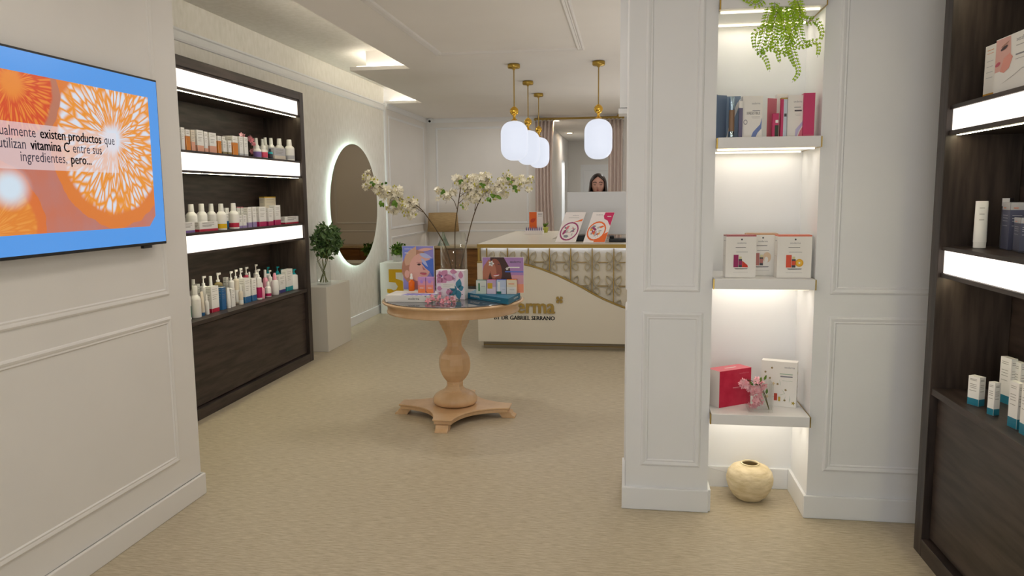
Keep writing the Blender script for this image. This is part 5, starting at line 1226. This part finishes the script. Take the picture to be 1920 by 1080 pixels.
stock([
    ('carton', 330, 339, 224, None, XF, 'whw', 'tall white carton'), ('carton', 341, 348, 239, None, XF, 'www', 'slim white carton'),
    ('carton', 349, 358, 243, None, XF, 'wow70', 'carton with orange front'), ('carton', 359, 367, 244, None, XF, 'cpc45', 'cream carton fading to peach'),
    ('carton', 369, 383, 244, None, XF, 'wpw30', 'wide white carton, peach base'), ('carton', 384, 391, 247, None, XF, 'wpw20', 'slim white carton, peach base'),
    ('carton', 392, 407, 249, None, XF, 'wpw35', 'wide carton, peach lower part'), ('carton', 409, 416, 255, None, XF, 'wow72', 'small carton with orange front'),
    ('carton', 418, 426, 263, None, XF, 'wew18', 'short white carton, olive base'), ('carton', 428, 435, 264, None, XF, 'wew18', 'short carton, olive base'),
    ('carton', 417, 424, 256, None, XB, 'wiw30', 'white carton at the back'), ('carton', 426, 434, 255, None, XB, 'wiw30', 'back row white carton'),
    ('carton', 436, 447, 255, None, XF, 'wow65', 'white carton, orange panel'), ('carton', 449, 457, 256, None, XF, 'wsw12', 'pearly white carton'), ('carton', 458, 466, 257, None, XF, 'wsw12', 'pearly carton beside pink flowers'),
    ('bottle', 477, 487, 259, None, XB, 'www', 'white back row bottle'), ('bottle', 489, 498, 261, None, XB, 'www', 'white bottle in back row'), ('bottle', 494, 504, 258, None, -3.10, 'www', 'white bottle at the very back'),
    ('mist', 477, 489, 272, None, XF, 'wvw', 'white atomiser with violet label'), ('mist', 490, 501, 273, None, XF, 'wkw', 'white atomiser with coral label'),
    ('bottle', 504, 515, 259, None, XM, 'www', 'white shouldered bottle'), ('bottle', 518, 532, 260, None, XM, 'www', 'white shouldered bottle behind grey box'),
    ('mist', 503, 511, 279, None, XF, 'tdd', 'little teal atomiser with dark neck'), ('flat', 511, 536, 278, None, XF, 'scs35', 'grey and cream box'), ('bottle', 536, 551, 262, None, XF, 'wsw', 'white shouldered bottle in front'),
], S1, 'top oak shelf', 'products on the top oak shelf by the mirror')
# pink orchid sprig on the top shelf
random.seed(2)
for k, (u, v, n_) in enumerate(((454, 254, 4), (470, 262, 8))):
    y = yat(u, -3.0, S1); p = on(u, v, 1, y)
    t = thing('flower_sprig', ('few pink petals showing above the pearly cartons on top shelf', 'pink blossom sprig between pearly cartons and white bottles on top shelf')[k], 'flowers', (p.x, p.y, S1))
    m = MB(); m.tube([Vector((p.x, p.y, S1+.001)), Vector((p.x+.005, p.y, (S1+p.z)/2)), p], .002, STEM, 6); m.build('stem', t)
    m = MB(); q = [p] if k == 0 else [p, on(474, 270, 1, y), on(473, 285, 1, y), on(468, 259, 1, y), on(477, 283, 1, y)]
    for qq in q:
        for i in range(n_): flower(m, qq+rnd()*.012, rnd()+X1, .018, PINKP, 5, None, .5)
    m.build('blossoms', t)
stock([
    ('flat', 338, 366, 417, 440, XF, 'wvw22', 'flat white carton, purple base'), ('flat', 369, 409, 416, 436, XF, 'wrw25', 'long white carton, crimson base'),
    ('flat', 338, 345, 409, None, XB, 'www', 'low carton at the back'), ('flat', 347, 370, 409, None, XM-.02, 'www', 'low white carton behind purple one'),
    ('bottle', 352, 369, 383, None, XM, 'www', 'white shouldered bottle'), ('bottle', 372, 388, 382, None, XM, 'www', 'white shouldered bottle'), ('bottle', 391, 405, 382, None, XM, 'www', 'white shouldered bottle'),
    ('bottle', 409, 424, 382, 432, XF, 'wyw', 'white bottle with yellow label'), ('carton', 424, 431, 390, None, XM, 'wbw35', 'pale carton, blue lower part'), ('bottle', 432, 447, 381, 430, XF, 'wrw', 'white bottle with crimson label'),
    ('carton', 446, 452, 388, None, XB, 'wrr', 'slim carton with crimson stripe'), ('carton', 453, 458, 388, None, XB, 'wrr', 'slim carton, crimson stripe'),
    ('carton', 448, 455, 404, 428, XF, 'wlw18', 'small carton, lilac base'), ('carton', 456, 463, 403, 428, XF, 'wlw18', 'small white carton, lilac base'),
    ('carton', 465, 473, 389, 427, XF, 'wlw25', 'tall carton, lilac base'), ('carton', 474, 482, 388, 427, XF, 'wlw25', 'tall white carton, lilac base'), ('carton', 485, 500, 388, 425, XF, 'wmw24', 'wide carton, magenta base'),
    ('carton', 503, 513, 390, 424, XF, 'wmw24', 'white carton, magenta base'), ('carton', 515, 527, 385, 422, XF, 'wmw26', 'white carton, dark magenta base'), ('carton', 495, 519, 369, None, XB, 'ccy', 'big cream carton standing behind'),
    ('flat', 533, 561, 406, 420, XF, 'wrw22', 'flat white carton, crimson base'),
], S2, 'middle oak shelf', 'products on the middle oak shelf by the mirror')
stock([
    ('tube', 344, 352, 541, 590, XF, 'wwb', 'white tube with blue cap'), ('pump', 352, 359, 538, 588, XM, 'wgd', 'white bottle with black green pump'), ('bottle', 360, 376, 536, 593, XF, 'www', 'big white bottle in front'),
    ('bottle', 360, 371, 524, None, -3.12, 'www', 'white capped bottle behind'), ('tube', 377, 384, 547, 589, XF, 'cab', 'cream tube with blue cap'), ('bottle', 385, 392, 552, 584, XF, 'www', 'slim short white bottle'),
    ('pump', 379, 390, 518, None, XM, 'www', 'white pump bottle'), ('carton', 372, 378, 533, None, -3.06, 'www', 'white carton at the back'), ('bottle', 393, 403, 518, None, XM, 'wcw', 'tall white capped bottle'), ('pump', 405, 418, 512, None, XM, 'eww', 'olive pump bottle, white label'),
    ('carton', 396, 412, 537, 577, XF, 'wrw15', 'white carton, crimson base'), ('carton', 416, 425, 538, 573, XF, 'bbw', 'deep blue carton'), ('tube', 426, 433, 540, 574, XF, 'wcw', 'white tube'), ('carton', 434, 442, 541, 570, XF, 'www', 'plain white carton'),
    ('carton', 426, 431, 520, None, XB, 'www', 'white back row carton'), ('pump', 431, 440, 509, None, XM, 'www', 'white pump bottle'), ('pump', 440, 449, 506, None, XM, 'cww', 'cream pump bottle'), ('pump', 449, 458, 503, None, XM, 'www', 'white pump bottle'), ('bottle', 449, 456, 534, 567, XF, 'cww', 'slim cream bottle'),
    ('pump', 450, 458, 508, None, -3.07, 'www', 'small white pump bottle'), ('carton', 459, 471, 522, 566, XF, 'wbw25', 'white carton, blue base'), ('carton', 473, 482, 522, 562, XF, 'wbw26', 'white carton, wide blue base'), ('pump', 459, 469, 501, None, XB, 'kkw', 'coral pink pump bottle'), ('bottle', 467, 473, 510, None, XM, 'www', 'small white bottle'),
    ('pump', 478, 486, 496, None, XB, 'wew', 'tallest white pump bottle'), ('pump', 482, 491, 505, 553, -2.95, 'wmw', 'white pump bottle, magenta label'), ('mist', 487, 496, 530, 556, XF, 'qqw', 'small pale pink atomiser'),
    ('bottle', 495, 503, 506, None, XM, 'qww', 'pale pink bottle'), ('bottle', 499, 508, 528, 552, XF, 'wmw', 'white bottle, magenta label'), ('pump', 500, 508, 501, None, XB, 'wwt', 'white bottle with teal pump'), ('pump', 504, 511, 507, None, XM, 'www', 'white pump bottle'),
    ('mist', 511, 522, 512, 551, XF, 'wwq', 'white atomiser with pink cap'), ('pump', 517, 526, 500, None, XB, 'ttt', 'teal pump bottle'), ('carton', 523, 536, 516, 549, XF, 'wnw18', 'white carton, navy base'), ('bottle', 526, 535, 505, None, XM, 'ttt', 'teal bottle'),
    ('carton', 537, 550, 505, 543, XF, 'wtw20', 'white carton, teal base'), ('pump', 550, 561, 505, 541, XF, 'wwt', 'white bottle with teal pump'),
], S3, 'lower oak counter', 'products on the lower oak counter by the mirror')
# right cabinet products
def rbx(name, label, group, u0, u1, u2, vt, vb0, z, cols, fr_, side_lines=True, vb1=None, cat='carton'):
    """box near the aisle: near-left corner chain u0 (far edge of aisle face), u1 (near corner), u2 (end of camera side face)"""
    q0 = on(u0, vb0, 2, z); q1 = on(u1, vb1 or vb0, 2, z)
    q0.x = max(q0.x, 1.235); q1.x = max(q1.x, 1.235); q0.y = min(q0.y, 3.12)
    X = q0 - q1; L_ = X.length; X.normalize(); Yv = X.cross(Z1)   # outward from aisle? into cabinet = +x side
    if Yv.x < 0: Yv = -Yv
    D = depth(q1); W_ = max(.02, (u2-u1)*D/F*1.02); h_ = on(u1, vt, 1, q1.y).z - z
    z += .0008
    A = [Vector((q.x, q.y, z)) for q in (q1, q1+Yv*W_, q0+Yv*W_, q0)]; B = [a+Z1*h_ for a in A]
    m = MB(); m.add(A+B, [(3, 2, 1, 0), (4, 5, 6, 7), (0, 1, 5, 4), (1, 2, 6, 5), (2, 3, 7, 6), (3, 0, 4, 7)], pc(cols[0]))
    for cv, Lx in ((Canvas(m, A[3], -X, Z1), L_), (Canvas(m, A[0], Yv, Z1), W_)):
        if cols[1] != cols[0]: cv.rect(.0004, .0004, Lx-.0004, h_*fr_, pc(cols[1]))
        if cols[2] != cols[0]: cv.rect(.0004, h_*.84, Lx-.0004, h_-.0003, pc(cols[2]))
        for f_ in (.90, .86, .72, .66, .6, .5): cv.rect(Lx*.15, h_*f_, Lx*.75, h_*f_+.0018, LINEM if cols[0] == 'w' else mat('pale_print', (.75, .75, .78), .5))
        if cols[0] in 'dz': cv.rect(Lx*.2, h_*.875, Lx*.5, h_*.89, ORA, 2)
    return tag(m.build(name, loc=sum(A, Vector())/4), label, cat, group)
g_ = 'white and teal cartons on the right oak counter'
rbx('carton', 'short white teal-based carton standing farthest inside the niche-side oak cabinet', g_, 1813, 1834, 1849, 709, 757, R3, 'wfw', .24, vb1=763)
rbx('carton', 'slim white teal-based carton, foremost beside the short one', g_, 1850, 1862, 1875, 719, 776, R3, 'wfw', .2, vb1=780)
rbx('carton', 'tall white teal-based carton rising behind the slim one', g_, 1871, 1891, 1903, 674, 752, R3, 'wfw', .18, vb1=760)
rbx('carton', 'tall white teal-based carton partly behind its taller twin, nearer the frame edge', g_, 1892, 1909, 1921, 682, 757, R3, 'wfw', .18, vb1=764)
rbx('carton', 'tall white teal-based carton at the counter edge beside the slim one', g_, 1888, 1905, 1910, 720, 798, R3, 'wfw', .22, vb1=806)
rbx('carton', 'white teal-based carton cut by the frame, lowest at the counter edge', g_, 1910, 1928, 1940, 726, 812, R3, 'wfw', .22, vb1=822)
rbx('carton', 'white teal-based carton at the back, cut by the frame edge', g_, 1914, 1930, 1944, 690, 760, R3, 'wfw', .2, vb1=770)
q = on(1836, 465, 2, R2); D = depth(q); r = 11*D/F; h_ = on(1837, 377, 1, q.y).z-R2
e = thing('cream_tube', 'white cosmetic tube standing alone in the niche-side oak cabinet', 'tube', (q.x, q.y, R2))
m = MB(); P = []; k = 20
for j in range(7):
    s_ = j/6
    for i in range(k): a = 2*PI*i/k; P.append((q.x+r*math.cos(a)*(1+.03*s_), q.y+r*math.sin(a)*(1-.8*s_**1.5), R2+.022+(h_-.022)*s_))
m.add(P, [(j*k+i, j*k+(i+1) % k, (j+1)*k+(i+1) % k, (j+1)*k+i) for j in range(6) for i in range(k)], pc('w'), True); m.add(P[-k:], [tuple(range(k))], pc('w'))
cv = Canvas(m, (q.x-r*.8, q.y-r*.85, R2), X1, Z1)
for f_ in (.85, .72, .60): cv.rect(r*.1, h_*f_, r*.9, h_*f_+.002, LINEM, 20*(f_*0+.1))
m.build('body', e); MB().lathe([(r*.95, .001), (r*.97, .0215)], (q.x, q.y, R2), pc('w'), 24).build('cap', e)
g_ = 'dark bottles and cartons on the right oak shelf'
rbx('carton', 'dark grey carton with white top beside the lone white tube', g_, 1865, 1873, 1885, 372, 461, R2, 'dds', .05, vb1=465)
rbx('carton', 'dark carton standing behind, highest white top at the frame edge', g_, 1902, 1912, 1926, 356, 446, R2, 'zds', .05, vb1=450)
rbx('carton', 'slate carton with white top in the middle of dark ones', g_, 1875, 1889, 1915, 380, 466, R2, 'zzs', .05, vb1=469)
rbx('carton', 'short navy carton with white top, foremost of the dark ones', g_, 1898, 1910, 1930, 409, 470, R2, 'zds', .05, vb1=474)
# top shelf right: cartons
ya = yat(1842, 1.28, R1); 
m = MB(); xq = 1.30; y0, y1 = yat(1862, xq, R1), yat(1842, xq, R1); zt_ = on(1850, 88, 0, xq).z; m.box((xq, y0, R1+.001), (xq+.05, y1, zt_), pc('w')); cv = Canvas(m, (xq, y1, R1+.001), -Y1, Z1); L_ = y1-y0; h_ = zt_-R1
cv.rect(.0005, .0005, L_-.0005, h_*.12, mat('gold_print', (.78, .56, .10), .4))
for f_, c_ in ((.9, 'o'), (.84, 'p'), (.7, 's'), (.6, 's'), (.5, 's'), (.4, 's')): cv.rect(L_*.2, h_*f_, L_*.8, h_*f_+.002, pc(c_))
tag(m.build('carton', loc=(xq+.02, (y0+y1)/2, R1)), 'white carton with gold base on the highest visible niche-side shelf', 'carton')
m = MB(); xq = 1.26; y0, y1 = yat(1990, xq, R1), yat(1862, xq, R1); zt_ = on(1864, 78, 0, xq).z; m.box((xq, y0, R1+.001), (xq+.05, y1, zt_), pc('w')); cv = Canvas(m, (xq, y1, R1+.001), -Y1, Z1); L_ = y1-y0; h_ = zt_-R1
a = L_; FW = yat(1862, xq, R1)-yat(1892, xq, R1)
cv.poly([(.001, h_*.98), (FW*.9, h_*.98), (FW*.95, h_*.75), (FW*.98, h_*.5), (FW*.7, h_*.42), (.001, h_*.4)], SKIN1, 1); cv.ell(FW*.55, h_*.80, FW*.22, h_*.03, DK, 3, rot=.2); cv.ell(FW*.6, h_*.86, FW*.25, h_*.012, HAIR1, 3, rot=.25); cv.ell(FW*.2, h_*.54, FW*.16, h_*.035, LIPS, 3, rot=.2)
cv.poly([(FW*.35, h_*.40), (FW*.55, h_*.62), (FW*.9, h_*.68), (FW*1.1, h_*.6), (FW*.9, h_*.42), (FW*.6, h_*.36)], mat('printed_hand', (.92, .62, .56), .4), 2)
cv.text('sesderma', FW*1.25, h_*.84, .014, GRY, 1, 'L', width=.10); cv.rect(FW*1.25, h_*.76, FW*1.9, h_*.775, LGR); cv.text('FILLDERMA', FW*1.25, h_*.60, .010, GRY, 1, 'L', width=.13) if 0 else cv.rect(FW*1.25, h_*.60, FW*2.2, h_*.625, GRY)
cv.rect(FW*1.25, h_*.53, FW*1.9, h_*.54, LGR)
cv.poly([(FW*.4, h_*.16), (FW*1.1, h_*.26), (FW*1.7, h_*.36), (FW*2.3, h_*.34), (FW*2.3, h_*.33), (FW*1.7, h_*.345), (FW*1.1, h_*.245)], LGR, 2)
tag(m.build('carton', loc=(xq+.02, (y0+y1)/2, R1)), 'large white carton with woman face print on niche-side oak shelf', 'carton')

# ================================================================== WOMAN BEHIND THE MONITOR
SK = mat('skin', (.84, .64, .57), .5); HR = noisy('dark_brown_hair', (.09, .05, .035), (.20, .12, .08), scale=(6, 6, .6), nscale=6, rough=.4); LP_ = mat('lips', (.70, .36, .36), .4); DKB = mat('brow_dark', (.16, .10, .08), .6)
hx, hy, hz0 = -.308, 8.22, 1.600
t = thing('person', 'dark-haired woman looking down behind the white monitor at the counter', 'person', (hx, hy, 0))
def skin(name, verts, edges, root, mt, sub=2):
    me = bpy.data.meshes.new(name); me.from_pydata([v[:3] for v in verts], edges, []); me.materials.append(mt)
    o = bpy.data.objects.new(name, me); C.objects.link(o); md = o.modifiers.new('k', 'SKIN'); md.use_smooth_shade = True
    lay = me.skin_vertices[0] if me.skin_vertices else None
    if lay is None:
        bm = bmesh.new(); bm.from_mesh(me); bm.verts.layers.skin.verify(); bm.to_mesh(me); bm.free(); lay = me.skin_vertices[0]
    for i, v in enumerate(verts):
        r_ = v[3] if isinstance(v[3], tuple) else (v[3], v[3])
        lay.data[i].radius = r_; lay.data[i].use_root = (i == root)
    s_ = o.modifiers.new('s', 'SUBSURF'); s_.levels = sub; s_.render_levels = sub
    o.parent = t; o.location = -Vector(t.location); return o
V = [(hx, hy+.02, .96, (.13, .10)), (hx, hy+.02, 1.10, (.115, .09)), (hx, hy+.03, 1.28, (.13, .095)), (hx, hy+.04, 1.40, (.10, .07)), (hx, hy+.02, 1.47, .052), (hx, hy+.0, 1.53, .05)]
E_ = [(0, 1), (1, 2), (2, 3), (3, 4), (4, 5)]
def chain(frm, pts):
    p = frm
    for q_ in pts: V.append(q_); E_.append((p, len(V)-1)); p = len(V)-1
    return p
for s_ in (-1, 1):
    chain(0, [(hx+s_*.085, hy+.02, .86, .082), (hx+s_*.09, hy+.01, .50, .056), (hx+s_*.09, hy+.04, .28, .047), (hx+s_*.09, hy+.05, .09, .034), (hx+s_*.09, hy-.06, .035, .03), (hx+s_*.09, hy-.12, .025, .022)])
    w_ = chain(3, [(hx+s_*.15, hy+.04, 1.385, .05), (hx+s_*.19, hy+.02, 1.26, .042), (hx+s_*.20, hy-.01, 1.12, .035), (hx+s_*.16, hy-.17, 1.09, .030), (hx+s_*.12, hy-.26, 1.085, .022), (hx+s_*.11, hy-.30, 1.08, (.034, .016))])
    bx_, by_ = hx+s_*.11, hy-.30
    for k, (dx, l_) in enumerate(((-.026, .062), (-.009, .072), (.009, .068), (.026, .055))):
        chain(w_, [(bx_+dx, by_-.045, 1.082, .0085), (bx_+dx*1.1, by_-.045-l_*.5, 1.078, .0078), (bx_+dx*1.1, by_-.045-l_, 1.062, .0068)])
    chain(w_, [(bx_-s_*.036, by_-.01, 1.075, .010), (bx_-s_*.05, by_-.04, 1.068, .008)])
skin('body', V, E_, 0, SK)
# tunic and trousers following the body
V = [(hx, hy+.02, .78, (.20, .155)), (hx, hy+.02, .94, (.185, .15)), (hx, hy+.02, 1.10, (.155, .13)), (hx, hy+.03, 1.28, (.16, .125)), (hx, hy+.04, 1.395, (.135, .105)), (hx, hy+.035, 1.44, (.09, .08))]; E_ = [(0, 1), (1, 2), (2, 3), (3, 4), (4, 5)]
for s_ in (-1, 1): chain(4, [(hx+s_*.15, hy+.04, 1.388, .088), (hx+s_*.19, hy+.02, 1.26, .062), (hx+s_*.20, hy+.0, 1.15, .052)])
skin('tunic', V, E_, 0, mat('white_tunic', (.88, .88, .88), .7), 2)
V = [(hx, hy+.02, .90, (.11, .09))]; E_ = []
for s_ in (-1, 1): chain(0, [(hx+s_*.088, hy+.02, .84, .095), (hx+s_*.09, hy+.01, .50, .070), (hx+s_*.09, hy+.04, .28, .062), (hx+s_*.09, hy+.05, .12, .055)])
skin('trousers', V, E_, 0, mat('white_trousers', (.85, .85, .86), .7), 2)
# head
m = MB(); NU, NV = 48, 36; P = []
def gs(a, b, s_): return math.exp(-((a/s_)**2 + (b/s_)**2))
for j in range(NV+1):
    ph = -PI/2 + PI*j/NV
    for i in range(NU):
        th = 2*PI*i/NU; x = math.cos(ph)*math.sin(th); y = -math.cos(ph)*math.cos(th); z = math.sin(ph)
        X_, Y_, Z_ = x*.074, y*.092, z*.112
        if z < 0: X_ *= 1-.38*z*z*(1 if y < 0 else .5); Y_ = Y_*(1-.12*z*z) if y > 0 else Y_
        if y < 0:  # face features
            Y_ *= .96
            Y_ -= .022*math.exp(-(X_/.010)**2)*math.exp(-((Z_+.030)/.013)**2) + .010*math.exp(-(X_/.008)**2)*math.exp(-((Z_+.008)/.022)**2)   # nose
            Y_ += .010*(math.exp(-((X_-.031)/.016)**2)+math.exp(-((X_+.031)/.016)**2))*math.exp(-((Z_-.002)/.012)**2)  # sockets
            Y_ -= .006*math.exp(-(X_/.022)**2)*math.exp(-((Z_+.060)/.009)**2) + .008*math.exp(-(X_/.018)**2)*math.exp(-((Z_+.095)/.015)**2)
            Y_ -= .004*(math.exp(-((X_-.04)/.018)**2)+math.exp(-((X_+.04)/.018)**2))*math.exp(-((Z_+.028)/.018)**2)
        P.append((hx+X_, hy+Y_, hz0+Z_))
m.add(P, [(j*NU+i, j*NU+(i+1) % NU, (j+1)*NU+(i+1) % NU, (j+1)*NU+i) for j in range(NV) for i in range(NU)], SK, True)
hd = m.build('head', t)
m = MB()
for s_ in (-1, 1):
    for k in range(8):  # lowered lids with lashes
        a0, a1 = -.015+.03*k/8, -.015+.03*(k+1)/8
        f0, f1 = -.005+90*a0*a0*.25, -.005+90*a1*a1*.25
        y0 = hy-.074+(a0*s_ > 0)*abs(a0)*.5; y1 = hy-.074+(a1*s_ > 0)*abs(a1)*.5
        m.add([(hx+s_*.031+a0, y0-.006, hz0+f0-.0015), (hx+s_*.031+a1, y1-.006, hz0+f1-.0015), (hx+s_*.031+a1, y1-.0045, hz0+f1+.004), (hx+s_*.031+a0, y0-.0045, hz0+f0+.004)], [(0, 1, 2, 3)], DKB)
    m.tube([(hx+s_*.013, hy-.090, hz0+.020), (hx+s_*.03, hy-.087, hz0+.026), (hx+s_*.049, hy-.074, hz0+.019)], .0036, DKB, 6)
m.build('eyes_and_brows', hd)
m = MB(); m.lathe([(.0001, -.006), (.012, 0), (.0001, .006)], (hx, hy-.088, hz0-.060), LP_, 12, caps=False, sx=1.6, sy=.6); m.build('mouth', hd)
for s_ in (-1, 1): MB().lathe([(.0001, -.022), (.010, -.010), (.013, .008), (.0001, .022)], (hx+s_*.073, hy+.005, hz0-.008), SK, 12, caps=False, sx=.5).build('ear', hd)
# long hair parted in the middle, falling in front of the shoulders
m = MB(); P = []; NU, NV = 60, 34
for j in range(NV+1):
    s_ = j/NV
    for i in range(NU+1):
        th = math.radians(54) + (2*PI-2*math.radians(54))*i/NU     # opening towards the face (-y)
        if s_ < .42:
            ph = PI/2*(1-s_/.42); k_ = math.sin(min(1, s_/.42)*PI/2)
            th2 = PI + (th-PI)*(1.43 if s_ < .19 else 1.43-.43*min(1, (s_-.19)/.15))
            X_ = math.cos(ph)*math.sin(th2)*.092; Y_ = -math.cos(ph)*math.cos(th2)*.108; Z_ = math.sin(ph)*.122
        else:
            f_ = (s_-.42)/.58; X_ = math.sin(th)*(.092+.022*math.sin(f_*PI*.6)); Y_ = -math.cos(th)*(.108-.02*f_) + .012*f_; Z_ = -f_*.34
        wv = 1 + .02*math.sin(th*14+s_*4)
        P.append((hx+X_*wv, hy+.008+Y_*wv, hz0+Z_))
m.add(P, [(j*(NU+1)+i, (j+1)*(NU+1)+i, (j+1)*(NU+1)+i+1, j*(NU+1)+i+1) for j in range(NV) for i in range(NU)], HR, True)
o = m.build('hair', t); o.modifiers.new('s', 'SOLIDIFY').thickness = .006
